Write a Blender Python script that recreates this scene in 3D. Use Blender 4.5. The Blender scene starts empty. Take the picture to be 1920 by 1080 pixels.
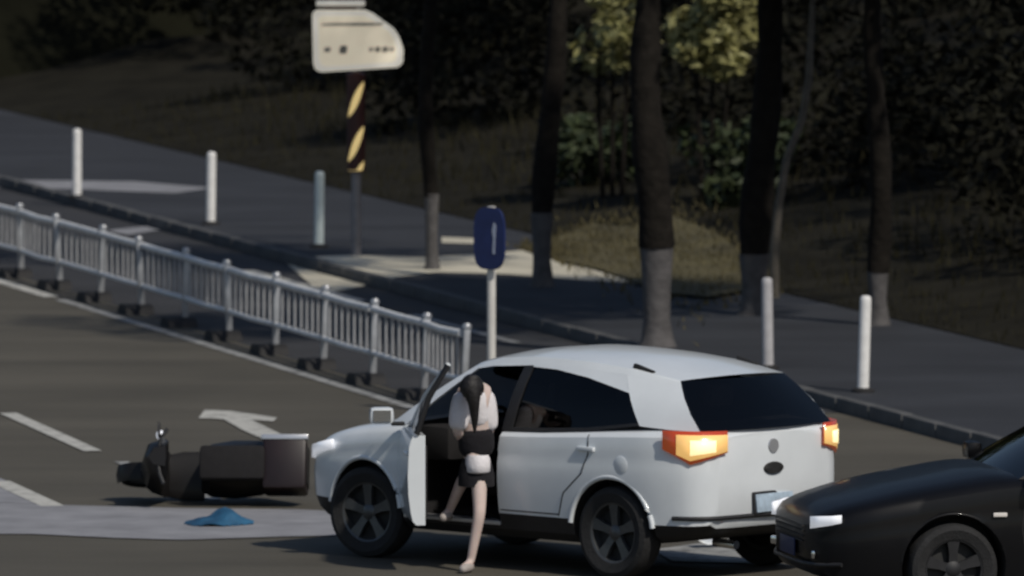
import bpy, bmesh, math, random
from mathutils import Vector, Matrix, Euler
R = math.radians
random.seed(7)
sc = bpy.context.scene
col = sc.collection

# ------------------------------------------------------------------ camera
F_PX, CAM_H, HOR = 20900.0, 7.4, -850.0          # long lens on a tall pole
PITCH = math.atan((540 - HOR) / F_PX)
cam_d = bpy.data.cameras.new('camera')
cam = bpy.data.objects.new('camera', cam_d)
col.objects.link(cam)
cam.location = (0, 0, CAM_H)
cam.rotation_euler = (math.pi / 2 - PITCH, 0, 0)
cam_d.sensor_width = 36.0
cam_d.lens = 36.0 * F_PX / 1920.0
cam_d.clip_start = 1.0
cam_d.clip_end = 3000.0
cam_d.dof.use_dof = True
cam_d.dof.focus_distance = 64.0
cam_d.dof.aperture_fstop = 6.0
sc.camera = cam

# ------------------------------------------------------------------ light
SUN_EL, SUN_AZ = 46.0, 38.0       # azimuth: degrees to the right of straight behind the camera
w = bpy.data.worlds.new('World')
sc.world = w
w.use_nodes = True
nt = w.node_tree
sky = nt.nodes.new('ShaderNodeTexSky')
sky.sky_type = 'NISHITA'
sky.sun_disc = False
sky.sun_elevation = R(SUN_EL)
sky.sun_rotation = R(180 - SUN_AZ)
nt.links.new(sky.outputs[0], nt.nodes['Background'].inputs[0])
nt.nodes['Background'].inputs[1].default_value = 0.05
sd = bpy.data.lights.new('sun', 'SUN')
sun = bpy.data.objects.new('sun', sd)
col.objects.link(sun)
sd.energy = 2.0
sd.angle = R(2.0)
sd.color = (1.0, 0.94, 0.84)
_d = Vector((math.sin(R(SUN_AZ)) * math.cos(R(SUN_EL)), -math.cos(R(SUN_AZ)) * math.cos(R(SUN_EL)), math.sin(R(SUN_EL))))
sun.rotation_euler = _d.to_track_quat('Z', 'Y').to_euler()
sun.location = _d * 60
vs = sc.view_settings
vs.view_transform = 'Standard'
vs.look = 'None'
vs.exposure = 0.40
vs.gamma = 1.0
vs.use_curve_mapping = False


def P(px, py, z=0.0):
    """photo pixel (1920x1080) -> point on the level plane z"""
    u = (px - 960) / F_PX
    v = (540 - py) / F_PX
    d = Vector((u, math.cos(PITCH) + v * math.sin(PITCH), -math.sin(PITCH) + v * math.cos(PITCH)))
    t = (z - CAM_H) / d.z
    return Vector((0, 0, CAM_H)) + d * t


# road frame: A on the median fence, U along the road towards the camera, N across to the far side
A0 = P(75, 530)
U = (P(515, 663) - A0).normalized()
N = Vector((-U.y, U.x, 0))


def RD(along, off, z=0.0):
    q = A0 + U * along + N * off
    return Vector((q.x, q.y, z))


# ------------------------------------------------------------------ materials
MATS = {}


def mat(name, c, rough=0.6, metal=0.0, var=0.0, scale=8.0, bump=0.0, bscale=40.0, coat=0.0, c2=None,
        trans=0.0, emit=None, estr=0.0, spec=0.5, detail=6.0, rvar=0.0, sub=0.0):
    if name in MATS:
        return MATS[name]
    m = bpy.data.materials.new(name)
    m.use_nodes = True
    t = m.node_tree
    b = t.nodes['Principled BSDF']
    b.inputs['Base Color'].default_value = (*c, 1)
    b.inputs['Roughness'].default_value = rough
    b.inputs['Metallic'].default_value = metal
    b.inputs['Coat Weight'].default_value = coat
    b.inputs['Coat Roughness'].default_value = 0.08
    b.inputs['Specular IOR Level'].default_value = spec
    b.inputs['Transmission Weight'].default_value = trans
    if sub:
        b.inputs['Subsurface Weight'].default_value = sub
        b.inputs['Subsurface Scale'].default_value = 0.02
    if emit:
        b.inputs['Emission Color'].default_value = (*emit, 1)
        b.inputs['Emission Strength'].default_value = estr
    tc = t.nodes.new('ShaderNodeTexCoord')
    if var or c2:
        n = t.nodes.new('ShaderNodeTexNoise')
        n.inputs['Scale'].default_value = scale
        n.inputs['Detail'].default_value = detail
        n.inputs['Roughness'].default_value = 0.62
        t.links.new(tc.outputs['Object'], n.inputs['Vector'])
        r = t.nodes.new('ShaderNodeValToRGB')
        r.color_ramp.elements[0].position = 0.3
        r.color_ramp.elements[1].position = 0.7
        lo = [max(0, x * (1 - var)) for x in c]
        hi = list(c2) if c2 else [min(1, x * (1 + var)) for x in c]
        r.color_ramp.elements[0].color = (*lo, 1)
        r.color_ramp.elements[1].color = (*hi, 1)
        t.links.new(n.outputs['Fac'], r.inputs['Fac'])
        t.links.new(r.outputs['Color'], b.inputs['Base Color'])
        if rvar:
            mr = t.nodes.new('ShaderNodeMapRange')
            mr.inputs['To Min'].default_value = max(0.02, rough - rvar)
            mr.inputs['To Max'].default_value = min(1, rough + rvar)
            t.links.new(n.outputs['Fac'], mr.inputs['Value'])
            t.links.new(mr.outputs['Result'], b.inputs['Roughness'])
    if bump:
        n2 = t.nodes.new('ShaderNodeTexNoise')
        n2.inputs['Scale'].default_value = bscale
        n2.inputs['Detail'].default_value = 5
        t.links.new(tc.outputs['Object'], n2.inputs['Vector'])
        bp = t.nodes.new('ShaderNodeBump')
        bp.inputs['Strength'].default_value = bump
        bp.inputs['Distance'].default_value = 0.02
        t.links.new(n2.outputs['Fac'], bp.inputs['Height'])
        t.links.new(bp.outputs['Normal'], b.inputs['Normal'])
    MATS[name] = m
    return m


def asphalt(name, c, patch, stretch=(1, 1, 1)):
    """aggregate speckle + long worn wheel tracks and patches along the road direction"""
    m = bpy.data.materials.new(name)
    m.use_nodes = True
    t = m.node_tree
    b = t.nodes['Principled BSDF']
    b.inputs['Roughness'].default_value = 0.82
    b.inputs['Specular IOR Level'].default_value = 0.3
    tc = t.nodes.new('ShaderNodeTexCoord')
    mp = t.nodes.new('ShaderNodeMapping')
    mp.inputs['Rotation'].default_value = (0, 0, math.atan2(U.y, U.x) * -1)
    mp.inputs['Scale'].default_value = (0.10, 0.9, 1)
    t.links.new(tc.outputs['Object'], mp.inputs['Vector'])
    a = t.nodes.new('ShaderNodeTexNoise')
    a.inputs['Scale'].default_value = 1.3
    a.inputs['Detail'].default_value = 7
    t.links.new(mp.outputs['Vector'], a.inputs['Vector'])
    f = t.nodes.new('ShaderNodeTexNoise')
    f.inputs['Scale'].default_value = 60
    f.inputs['Detail'].default_value = 3
    t.links.new(tc.outputs['Object'], f.inputs['Vector'])
    g = t.nodes.new('ShaderNodeTexNoise')
    g.inputs['Scale'].default_value = 0.55
    g.inputs['Detail'].default_value = 4
    t.links.new(tc.outputs['Object'], g.inputs['Vector'])
    r = t.nodes.new('ShaderNodeValToRGB')
    r.color_ramp.elements[0].position = 0.32
    r.color_ramp.elements[1].position = 0.68
    r.color_ramp.elements[0].color = (*[x * (1 - patch) for x in c], 1)
    r.color_ramp.elements[1].color = (*[x * (1 + patch) for x in c], 1)
    mx = t.nodes.new('ShaderNodeMath')
    mx.operation = 'ADD'
    t.links.new(a.outputs['Fac'], mx.inputs[0])
    t.links.new(g.outputs['Fac'], mx.inputs[1])
    hf = t.nodes.new('ShaderNodeMath')
    hf.operation = 'MULTIPLY'
    hf.inputs[1].default_value = 0.5
    t.links.new(mx.outputs[0], hf.inputs[0])
    t.links.new(hf.outputs[0], r.inputs['Fac'])
    mix = t.nodes.new('ShaderNodeMix')
    mix.data_type = 'RGBA'
    mix.blend_type = 'OVERLAY'
    mix.inputs['Factor'].default_value = 0.45
    t.links.new(r.outputs['Color'], mix.inputs['A'])
    t.links.new(f.outputs['Fac'], mix.inputs['B'])
    t.links.new(mix.outputs['Result'], b.inputs['Base Color'])
    bp = t.nodes.new('ShaderNodeBump')
    bp.inputs['Strength'].default_value = 0.35
    bp.inputs['Distance'].default_value = 0.01
    t.links.new(f.outputs['Fac'], bp.inputs['Height'])
    t.links.new(bp.outputs['Normal'], b.inputs['Normal'])
    MATS[name] = m
    return m


def worn_paint(name, c, under, thr=0.45):
    """road paint rubbed through to the surface below in places"""
    m = bpy.data.materials.new(name)
    m.use_nodes = True
    t = m.node_tree
    b = t.nodes['Principled BSDF']
    b.inputs['Roughness'].default_value = 0.75
    tc = t.nodes.new('ShaderNodeTexCoord')
    n = t.nodes.new('ShaderNodeTexNoise')
    n.inputs['Scale'].default_value = 5
    n.inputs['Detail'].default_value = 8
    n.inputs['Roughness'].default_value = 0.7
    t.links.new(tc.outputs['Object'], n.inputs['Vector'])
    r = t.nodes.new('ShaderNodeValToRGB')
    r.color_ramp.elements[0].position = thr - 0.13
    r.color_ramp.elements[1].position = thr + 0.1
    r.color_ramp.elements[0].color = (*under, 1)
    r.color_ramp.elements[1].color = (*c, 1)
    t.links.new(n.outputs['Fac'], r.inputs['Fac'])
    t.links.new(r.outputs['Color'], b.inputs['Base Color'])
    MATS[name] = m
    return m


M = {}
M['road'] = asphalt('asphalt_old', (0.088, 0.080, 0.064), 0.22)
M['far_lane'] = asphalt('asphalt_dark', (0.040, 0.040, 0.043), 0.25)  # darker base colour than the near road
M['footpath'] = asphalt('footpath_dark', (0.036, 0.038, 0.044), 0.3)
M['ground'] = mat('dark_soil', (0.03, 0.028, 0.02), 0.95, var=0.4, scale=0.8)
M['paint'] = worn_paint('road_paint', (0.50, 0.49, 0.45), (0.09, 0.085, 0.078), 0.40)
M['paint_faint'] = worn_paint('road_paint_faint', (0.34, 0.34, 0.33), (0.06, 0.06, 0.06), 0.45)
M['strip'] = mat('pale_concrete', (0.25, 0.25, 0.265), 0.8, var=0.22, scale=2.2, bump=0.2, bscale=60)
M['cream_lit'] = mat('cream_sunlit_paving', (0.54, 0.50, 0.40), 0.85, var=0.25, scale=1.4, bump=0.2, bscale=50)  # sunlight on the paving put into a bright cream colour
M['kerb'] = mat('kerb_stone', (0.085, 0.085, 0.085), 0.85, var=0.3, scale=3, bump=0.3, bscale=30)
M['galv'] = mat('galvanised_steel', (0.42, 0.43, 0.45), 0.42, metal=0.55, var=0.25, scale=5, rvar=0.12)
M['fence_white'] = mat('fence_white_paint', (0.70, 0.70, 0.70), 0.5, var=0.15, scale=6)
M['fence_bar'] = mat('fence_bar_grey', (0.40, 0.40, 0.41), 0.5, metal=0.3, var=0.2, scale=6)
M['rubber'] = mat('black_rubber', (0.018, 0.017, 0.017), 0.75, var=0.3, scale=20)
M['bollard'] = mat('bollard_white', (0.80, 0.79, 0.77), 0.5, var=0.12, scale=9)
M['bollard_blue'] = mat('bollard_pale_blue', (0.58, 0.66, 0.66), 0.5, var=0.12, scale=9)
M['white_car'] = mat('white_car_paint', (0.76, 0.795, 0.82), 0.32, var=0.05, scale=2.5, coat=0.7)
M['black_car'] = mat('black_car_paint', (0.003, 0.003, 0.004), 0.45, coat=0.15, spec=0.2, var=0.3, scale=3)
M['black_plastic'] = mat('black_plastic', (0.016, 0.016, 0.018), 0.6, var=0.3, scale=12)
M['interior'] = mat('dark_interior', (0.012, 0.011, 0.012), 0.85, var=0.3, scale=10)
M['seat'] = mat('dark_seat_fabric', (0.008, 0.007, 0.008), 0.9, var=0.3, scale=20)
M['pale_cloth'] = mat('pale_cloth', (0.55, 0.53, 0.54), 0.9, var=0.12, scale=14, bump=0.3, bscale=60)
M['chrome'] = mat('chrome', (0.75, 0.76, 0.78), 0.14, metal=1.0)
M['silver'] = mat('silver_trim', (0.60, 0.61, 0.63), 0.30, metal=0.6)
M['rim'] = mat('alloy_rim', (0.10, 0.105, 0.11), 0.4, metal=0.6, var=0.2, scale=8)
M['rim_dark'] = mat('wheel_back_dark', (0.02, 0.02, 0.02), 0.7)
M['tyre'] = mat('tyre_rubber', (0.016, 0.016, 0.017), 0.85, var=0.3, scale=18, bump=0.3, bscale=50)
M['plate'] = mat('plate_blue', (0.012, 0.022, 0.08), 0.5)
M['lamp_red'] = mat('tail_lamp_red', (0.42, 0.03, 0.015), 0.2, emit=(1.0, 0.22, 0.06), estr=0.12, coat=0.6)
M['lamp_lit'] = mat('tail_lamp_lit', (0.75, 0.45, 0.18), 0.25, emit=(1.0, 0.58, 0.18), estr=0.50, coat=0.6)
M['lamp_core'] = mat('tail_lamp_core', (0.9, 0.8, 0.5), 0.25, emit=(1.0, 0.82, 0.42), estr=0.85, coat=0.5)
M['lamp_white'] = mat('head_lamp_lens', (0.85, 0.86, 0.9), 0.15, emit=(0.9, 0.93, 1.0), estr=0.30, coat=0.8)
M['lamp_amber'] = mat('side_repeater', (0.8, 0.75, 0.7), 0.2, coat=0.5)
M['sign_face'] = mat('sign_face_cream', (0.80, 0.74, 0.62), 0.5, var=0.06, scale=3, emit=(1.0, 0.86, 0.62), estr=0.27)  # weak emission added to brighten the face
M['sign_rim'] = mat('sign_rim_white', (0.86, 0.84, 0.78), 0.4, emit=(1.0, 0.92, 0.76), estr=0.22)  # weak emission added to brighten the rim
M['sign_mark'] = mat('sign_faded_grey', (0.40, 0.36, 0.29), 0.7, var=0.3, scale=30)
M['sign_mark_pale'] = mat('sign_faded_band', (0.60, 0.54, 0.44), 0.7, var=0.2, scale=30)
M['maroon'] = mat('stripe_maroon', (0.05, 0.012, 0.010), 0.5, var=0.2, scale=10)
M['cream'] = mat('stripe_cream_glow', (0.82, 0.62, 0.28), 0.45, emit=(1.0, 0.74, 0.30), estr=0.34)  # glow added, standing in for light returned by reflective stripes
M['grey_pole'] = mat('grey_pole', (0.24, 0.23, 0.24), 0.5, metal=0.3, var=0.15, scale=8)
M['white_pole'] = mat('white_pole', (0.66, 0.64, 0.60), 0.45, var=0.1, scale=8)
M['blue_sign'] = mat('blue_sign', (0.016, 0.028, 0.11), 0.45, var=0.2, scale=8)
M['sign_arrow'] = mat('sign_arrow_white', (0.40, 0.44, 0.55), 0.5)
M['bark'] = mat('bark', (0.013, 0.011, 0.009), 0.95, spec=0.15, var=0.45, scale=9, bump=0.9, bscale=14)
M['whitewash'] = mat('whitewash', (0.085, 0.08, 0.08), 0.9, var=0.35, scale=8, bump=0.5, bscale=18)
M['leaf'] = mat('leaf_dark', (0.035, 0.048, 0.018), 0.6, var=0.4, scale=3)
M['leaf_lit'] = mat('leaf_sunlit', (0.25, 0.24, 0.095), 0.6, var=0.35, scale=4)  # leaf tone brightened, sunlight is in the colour
M['leaf_dim'] = mat('leaf_shaded', (0.011, 0.011, 0.007), 0.9, spec=0.15, var=0.4, scale=2)  # near-black leaf tone, shade of the wood is in the colour
M['grass'] = mat('sunlit_grass', (0.085, 0.072, 0.032), 0.95, var=0.35, scale=1.3, bump=0.6, bscale=25)  # grass tone for the lit patch, sunlight is in the colour
M['skin'] = mat('skin', (0.64, 0.51, 0.46), 0.55, sub=0.1, var=0.08, scale=12)
M['shirt'] = mat('pale_shirt', (0.74, 0.71, 0.73), 0.9, var=0.1, scale=10, bump=0.3, bscale=40)
M['dark_cloth'] = mat('dark_cloth', (0.008, 0.007, 0.010), 0.95, var=0.3, scale=10, bump=0.4, bscale=30)
M['hair'] = mat('black_hair', (0.010, 0.008, 0.008), 0.55, bump=0.5, bscale=60)
M['shoe'] = mat('pale_shoe', (0.40, 0.36, 0.34), 0.7)
M['scooter'] = mat('scooter_maroon_black', (0.006, 0.005, 0.005), 0.5, coat=0.1, spec=.3, var=0.3, scale=5)
M['box_maroon'] = mat('box_maroon', (0.011, 0.004, 0.005), 0.45, var=0.25, scale=5)
M['blue_cloth'] = mat('blue_cloth', (0.012, 0.07, 0.16), 0.55, var=0.45, scale=6, c2=(0.03, 0.13, 0.24), bump=0.5, bscale=14)


def glass(name, tint, rough=0.02, mixf=0.55):
    m = bpy.data.materials.new(name)
    m.use_nodes = True
    t = m.node_tree
    for n in list(t.nodes):
        t.nodes.remove(n)
    o = t.nodes.new('ShaderNodeOutputMaterial')
    tr = t.nodes.new('ShaderNodeBsdfTransparent')
    tr.inputs[0].default_value = (*tint, 1)
    gl = t.nodes.new('ShaderNodeBsdfGlossy')
    gl.inputs['Roughness'].default_value = rough
    fr = t.nodes.new('ShaderNodeFresnel')
    fr.inputs[0].default_value = 1.5
    mx = t.nodes.new('ShaderNodeMixShader')
    t.links.new(fr.outputs[0], mx.inputs[0])
    t.links.new(tr.outputs[0], mx.inputs[1])
    t.links.new(gl.outputs[0], mx.inputs[2])
    t.links.new(mx.outputs[0], o.inputs[0])
    MATS[name] = m
    return m


M['glass'] = glass('tinted_car_glass', (0.16, 0.17, 0.18))
M['glass_dark'] = glass('dark_car_glass', (0.04, 0.04, 0.045))


# ------------------------------------------------------------------ mesh helpers
def link(name, me, m=None, parent=None):
    o = bpy.data.objects.new(name, me)
    col.objects.link(o)
    if m is not None and not me.materials:
        me.materials.append(m)
    if parent is not None:
        o.parent = parent
    return o


def smooth(me, ang=38):
    for p in me.polygons:
        p.use_smooth = True
    me.set_sharp_from_angle(angle=R(ang))


def obj(name, bm, m, parent=None, ang=38):
    bmesh.ops.recalc_face_normals(bm, faces=bm.faces)
    me = bpy.data.meshes.new(name)
    bm.to_mesh(me)
    bm.free()
    smooth(me, ang)
    return link(name, me, m, parent)


def pyobj(name, verts, faces, m, parent=None, ang=38, recalc=True):
    me = bpy.data.meshes.new(name)
    me.from_pydata([tuple(v) for v in verts], [], faces)
    if recalc:
        b = bmesh.new()
        b.from_mesh(me)
        bmesh.ops.recalc_face_normals(b, faces=b.faces)
        b.to_mesh(me)
        b.free()
    me.update()
    smooth(me, ang)
    return link(name, me, m, parent)


def thing(name, label, cat, loc=(0, 0, 0), rz=0.0, group=None):
    o = bpy.data.objects.new(name, None)
    o.empty_display_size = 0.2
    col.objects.link(o)
    o.location = loc
    o.rotation_euler = (0, 0, rz)
    tag(o, label, cat, group)
    return o


def tag(o, label, cat, group=None):
    o['label'] = label
    o['category'] = cat
    if group:
        o['group'] = group
    return o


def kind(o, k):
    o['kind'] = k
    return o


def copy_tree(o, parent=None):
    c = o.copy()
    col.objects.link(c)
    c.parent = parent
    for ch in [x for x in bpy.data.objects if x.parent == o]:
        copy_tree(ch, c)
    return c


def box(bm, c, s, bev=0.0, rot=None):
    g = bmesh.ops.create_cube(bm, size=1.0)
    vs_ = g['verts']
    mtx = Matrix.Diagonal((*s, 1))
    if rot is not None:
        mtx = Euler(rot).to_matrix().to_4x4() @ mtx
    bmesh.ops.transform(bm, matrix=Matrix.Translation(c) @ mtx, verts=vs_)
    if bev:
        es = list({e for v in vs_ for e in v.link_edges})
        bmesh.ops.bevel(bm, geom=es, offset=bev, segments=2, affect='EDGES', profile=0.6)
    return vs_


def boxobj(name, c, s, m, parent=None, bev=0.0, rot=None):
    bm = bmesh.new()
    box(bm, c, s, bev, rot)
    return obj(name, bm, m, parent)


def tube(bm, pts, rad, n=10, cap=True):
    """rad: number or list; swept circle along pts"""
    pts = [Vector(p) for p in pts]
    rads = rad if isinstance(rad, (list, tuple)) else [rad] * len(pts)
    rings = []
    for i, p in enumerate(pts):
        a = pts[max(i - 1, 0)]
        b = pts[min(i + 1, len(pts) - 1)]
        t = (b - a).normalized()
        ref = Vector((0, 0, 1)) if abs(t.z) < 0.9 else Vector((1, 0, 0))
        s = t.cross(ref).normalized()
        q = s.cross(t).normalized()
        rings.append([bm.verts.new(p + (s * math.cos(2 * math.pi * k / n) + q * math.sin(2 * math.pi * k / n)) * rads[i]) for k in range(n)])
    for i in range(len(rings) - 1):
        for k in range(n):
            bm.faces.new((rings[i][k], rings[i][(k + 1) % n], rings[i + 1][(k + 1) % n], rings[i + 1][k]))
    if cap:
        bm.faces.new(rings[0][::-1])
        bm.faces.new(rings[-1])


def tubeobj(name, pts, rad, m, parent=None, n=10):
    bm = bmesh.new()
    tube(bm, pts, rad, n)
    return obj(name, bm, m, parent, 50)


def lathe(bm, prof, n=24, axis='Z', closed=False):
    """prof: list of (r, h)"""
    rings = []
    for r, h in prof:
        ring = []
        for k in range(n):
            a = 2 * math.pi * k / n
            x, y = r * math.cos(a), r * math.sin(a)
            v = (x, y, h) if axis == 'Z' else (x, h, y)
            ring.append(bm.verts.new(v))
        rings.append(ring)
    L = len(rings)
    for i in range(L if closed else L - 1):
        a, b = rings[i], rings[(i + 1) % L]
        for k in range(n):
            bm.faces.new((a[k], a[(k + 1) % n], b[(k + 1) % n], b[k]))
    if not closed:
        if prof[0][0] > 1e-5:
            bm.faces.new(rings[0][::-1])
        if prof[-1][0] > 1e-5:
            bm.faces.new(rings[-1])
    bmesh.ops.remove_doubles(bm, verts=bm.verts, dist=1e-5)


def prism(bm, pts2, t, plane='XZ', off=0.0):
    """extrude a 2D outline to thickness t"""
    def mk(p, d):
        return (p[0], d, p[1]) if plane == 'XZ' else ((p[0], p[1], d) if plane == 'XY' else (d, p[0], p[1]))
    a = [bm.verts.new(mk(p, off)) for p in pts2]
    b = [bm.verts.new(mk(p, off + t)) for p in pts2]
    n = len(pts2)
    bm.faces.new(a)
    bm.faces.new(b[::-1])
    for i in range(n):
        bm.faces.new((a[i], b[i], b[(i + 1) % n], a[(i + 1) % n]))


def sheet(name, pts, m, k='structure'):
    me = bpy.data.meshes.new(name)
    me.from_pydata([tuple(p) for p in pts], [], [tuple(range(len(pts)))])
    b = bmesh.new()
    b.from_mesh(me)
    bmesh.ops.triangulate(b, faces=b.faces)
    for f in b.faces:
        if f.normal.z < 0:
            f.normal_flip()
    b.to_mesh(me)
    b.free()
    o = link(name, me, m)
    if k:
        o['kind'] = k
    return o


def apply_mods(o):
    dg = bpy.context.evaluated_depsgraph_get()
    dg.update()
    me = bpy.data.meshes.new_from_object(o.evaluated_get(dg))
    o.modifiers.clear()
    old = o.data
    o.data = me
    bpy.data.meshes.remove(old)
    return o


def cut(o, bm, m):
    """subtract the bmesh solid from o, its walls take material m"""
    bmesh.ops.recalc_face_normals(bm, faces=bm.faces)
    me = bpy.data.meshes.new('cutter')
    bm.to_mesh(me)
    bm.free()
    me.materials.append(m)
    c = bpy.data.objects.new('cutter', me)
    col.objects.link(c)
    md = o.modifiers.new('b', 'BOOLEAN')
    md.operation = 'DIFFERENCE'
    md.solver = 'EXACT'
    md.material_mode = 'TRANSFER'
    md.object = c
    apply_mods(o)
    bpy.data.objects.remove(c)


def skin_mesh(name, verts, edges, radii, m, parent=None, sub=2, root=0):
    me = bpy.data.meshes.new(name)
    me.from_pydata([tuple(v) for v in verts], edges, [])
    o = link(name, me, None, parent)
    md = o.modifiers.new('skin', 'SKIN')
    md.use_smooth_shade = True
    for i, v in enumerate(me.skin_vertices[0].data):
        r = radii[i]
        v.radius = (r, r) if not isinstance(r, (tuple, list)) else r
        v.use_root = (i == root)
    s = o.modifiers.new('sub', 'SUBSURF')
    s.levels = sub
    s.render_levels = sub
    apply_mods(o)
    o.data.materials.clear()
    o.data.materials.append(m)
    for p in o.data.polygons:
        p.use_smooth = True
    return o


# ================================================================== SETTING
kind(sheet('ground', [(-900, -200, -0.02), (900, -200, -0.02), (900, 1800, -0.02), (-900, 1800, -0.02)], M['ground']), 'structure')
sheet('road', [RD(-120, -14, 0), RD(-120, 0.02, 0), RD(17.5, 0.02, 0), RD(18.3, 3.08, 0), RD(80, 3.08, 0), RD(80, -20, 0)], M['road'])
sheet('far_lane', [RD(-120, 0.0, 0.004), RD(-120, 3.08, 0.004), RD(18.3, 3.08, 0.004), RD(17.5, 0.0, 0.004)], M['far_lane'])
FZ = 0.10
sheet('footpath', [RD(-120, 3.2, FZ), RD(-120, 6.4, FZ), RD(80, 6.4, FZ), RD(80, 3.2, FZ)], M['footpath'])
# pale concrete strip across the carriageway
sheet('concrete_strip', [P(-160, 938, .008), P(90, 946, .008), P(330, 952, .008), P(560, 955, .008), P(700, 962, .008),
                         P(660, 1003, .008), P(520, 1006, .008), P(340, 1012, .008), P(210, 1008, .008), P(60, 1001, .008), P(-160, 1000, .008)], M['strip'])
sheet('concrete_strip', [P(-160, 880, .006), P(0, 896, .006), P(95, 937, .006), P(90, 945.5, .006), P(-160, 937.5, .006)], M['strip'])
# sunlit patch painted cream on the footpath, and grey slabs further off
def clip_poly(pts, sign):
    """keep the part of a polygon on one side of the kerb line"""
    off = lambda p: ((Vector((p.x, p.y, 0)) - A0).dot(N) - (3.21 if sign > 0 else 3.06)) * sign
    out = []
    for a, b in zip(pts, pts[1:] + pts[:1]):
        da, db = off(a), off(b)
        if da >= 0:
            out.append(a)
        if da * db < 0:
            out.append(a.lerp(b, da / (da - db)))
    return out


def paving(name, px, m):
    up = clip_poly([P(a, b, FZ + .006) for a, b in px], 1)
    lo = clip_poly([P(a, b, .011) for a, b in px], -1)
    for poly in (up, lo):
        if len(poly) > 2:
            sheet(name, poly, m)


paving('sunlit_patch', [(530, 487), (590, 481), (665, 478), (800, 482), (905, 476), (990, 468), (1100, 495), (1205, 531), (1120, 527), (950, 514), (820, 510), (740, 520), (680, 536), (620, 548), (590, 540)], M['cream_lit'])
paving('paving_slab', [(-60, 336), (250, 340), (400, 352), (330, 362), (60, 352), (-60, 352)], M['strip'])
paving('paving_slab', [(200, 432), (330, 418), (350, 424), (240, 440)], M['strip'])
paving('paving_slab', [(825, 392), (960, 370), (1080, 374), (1110, 398), (1010, 400), (900, 384)], M['strip'])
paving('paving_slab', [(828, 444), (900, 447), (900, 457), (828, 455)], M['cream_lit'])

# kerb stones between carriageway and footpath: each stone a piece
kroot = kind(bpy.data.objects.new('kerb', None), 'structure')
col.objects.link(kroot)
bm = bmesh.new()
box(bm, (0, 0, 0), (0.955, 0.115, 0.13), 0.02)
bmesh.ops.recalc_face_normals(bm, faces=bm.faces)
kme = bpy.data.meshes.new('kerb_stone')
bm.to_mesh(kme)
bm.free()
smooth(kme)
kme.materials.append(M['kerb'])
kang = math.atan2(U.y, U.x)
for i in range(58):
    k = link('kerb_stone', kme, None, kroot)
    q = RD(-26 + i * 0.99, 3.14, 0.055 + random.uniform(-.006, .006))
    k.location = q
    k.rotation_euler = (0, 0, kang + random.uniform(-.006, .006))

# painted markings
def line(name, s0, s1, off, wd, m=None, z=0.009, o1=None):
    o1 = off if o1 is None else o1
    return sheet(name, [RD(s0, off - wd / 2, z), RD(s1, o1 - wd / 2, z), RD(s1, o1 + wd / 2, z), RD(s0, off + wd / 2, z)], m or M['paint'])


line('lane_dash', 16.6, 20.7, -3.86, 0.15, o1=-4.02)
line('lane_dash', 21.8, 25.5, -4.03, 0.11, M['paint_faint'], o1=-4.1)
line('lane_dash', 23.4, 25.75, -5.38, 0.18, o1=-5.45)
line('lane_dash', 10.8, 12.4, -3.7, 0.12, M['paint_faint'])
line('edge_line', -60, 2.2, -0.36, 0.16, M['paint'], z=0.007)
line('edge_line', 2.6, 17.2, -0.36, 0.12, M['paint_faint'], z=0.007)
line('edge_line', -1.2, 3.6, 2.42, 0.17, M['paint'], z=0.012)
line('edge_line', 5.6, 9.6, 2.46, 0.12, M['paint_faint'], z=0.012)
# turn arrow: stem and head in the lane beside the fence
AZ = 0.010
sheet('lane_arrow', [P(372, 784, AZ), P(384, 768, AZ), P(430, 770, AZ), P(520, 783, AZ), P(512, 790, AZ), P(470, 786, AZ), P(560, 830, AZ), P(545, 838, AZ), P(500, 826, AZ), P(455, 806, AZ), P(420, 786, AZ), P(396, 784, AZ)], M['paint'])
sheet('mark_and_lit_patch', [P(1690, 736, .010), P(1795, 738, .010), P(1790, 746, .010), P(1695, 745, .010)], M['paint_faint'])
sheet('mark_and_lit_patch', [P(1225, 1030, .010), P(1370, 1010, .010), P(1405, 1056, .010), P(1260, 1052, .010)], M['paint_faint'])  # lit ground below the car tail, painted in as a pale patch

# grassy bank rising beyond the footpath
gv, gf = [], []
NS, NO = 60, 26
for i in range(NS + 1):
    s = -110 + 170 * i / NS
    for j in range(NO + 1):
        o = 6.4 + 46 * (j / NO) ** 1.5
        rise = max(0, o - 6.6)
        z = 0.11 + 0.10 * rise + 0.006 * rise * rise + 0.12 * math.sin(s * .7 + o) * min(1, rise / 4) + random.uniform(-.04, .04) * min(1, rise)
        gv.append(RD(s, o, z))
for i in range(NS):
    for j in range(NO):
        a = i * (NO + 1) + j
        gf.append((a, a + 1, a + NO + 2, a + NO + 1))
kind(pyobj('grass_bank', gv, gf, mat('shaded_ground_cover', (.017, .0155, .011), 1.0, var=.4, scale=1.5, bump=.6, bscale=20, spec=.1), ang=80), 'structure')  # shade on the bank is put into this dark cover colour


def bank_z(q):
    o = (Vector((q.x, q.y, 0)) - A0).dot(N)
    rise = max(0, o - 6.6)
    return 0.11 + 0.10 * rise + 0.006 * rise * rise + .17 * min(1, rise / 3)


def bank_pt(px, py):
    z = .2
    for _ in range(8):
        q = P(px, py, z)
        z = bank_z(q)
    return P(px, py, z + .02)


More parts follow.
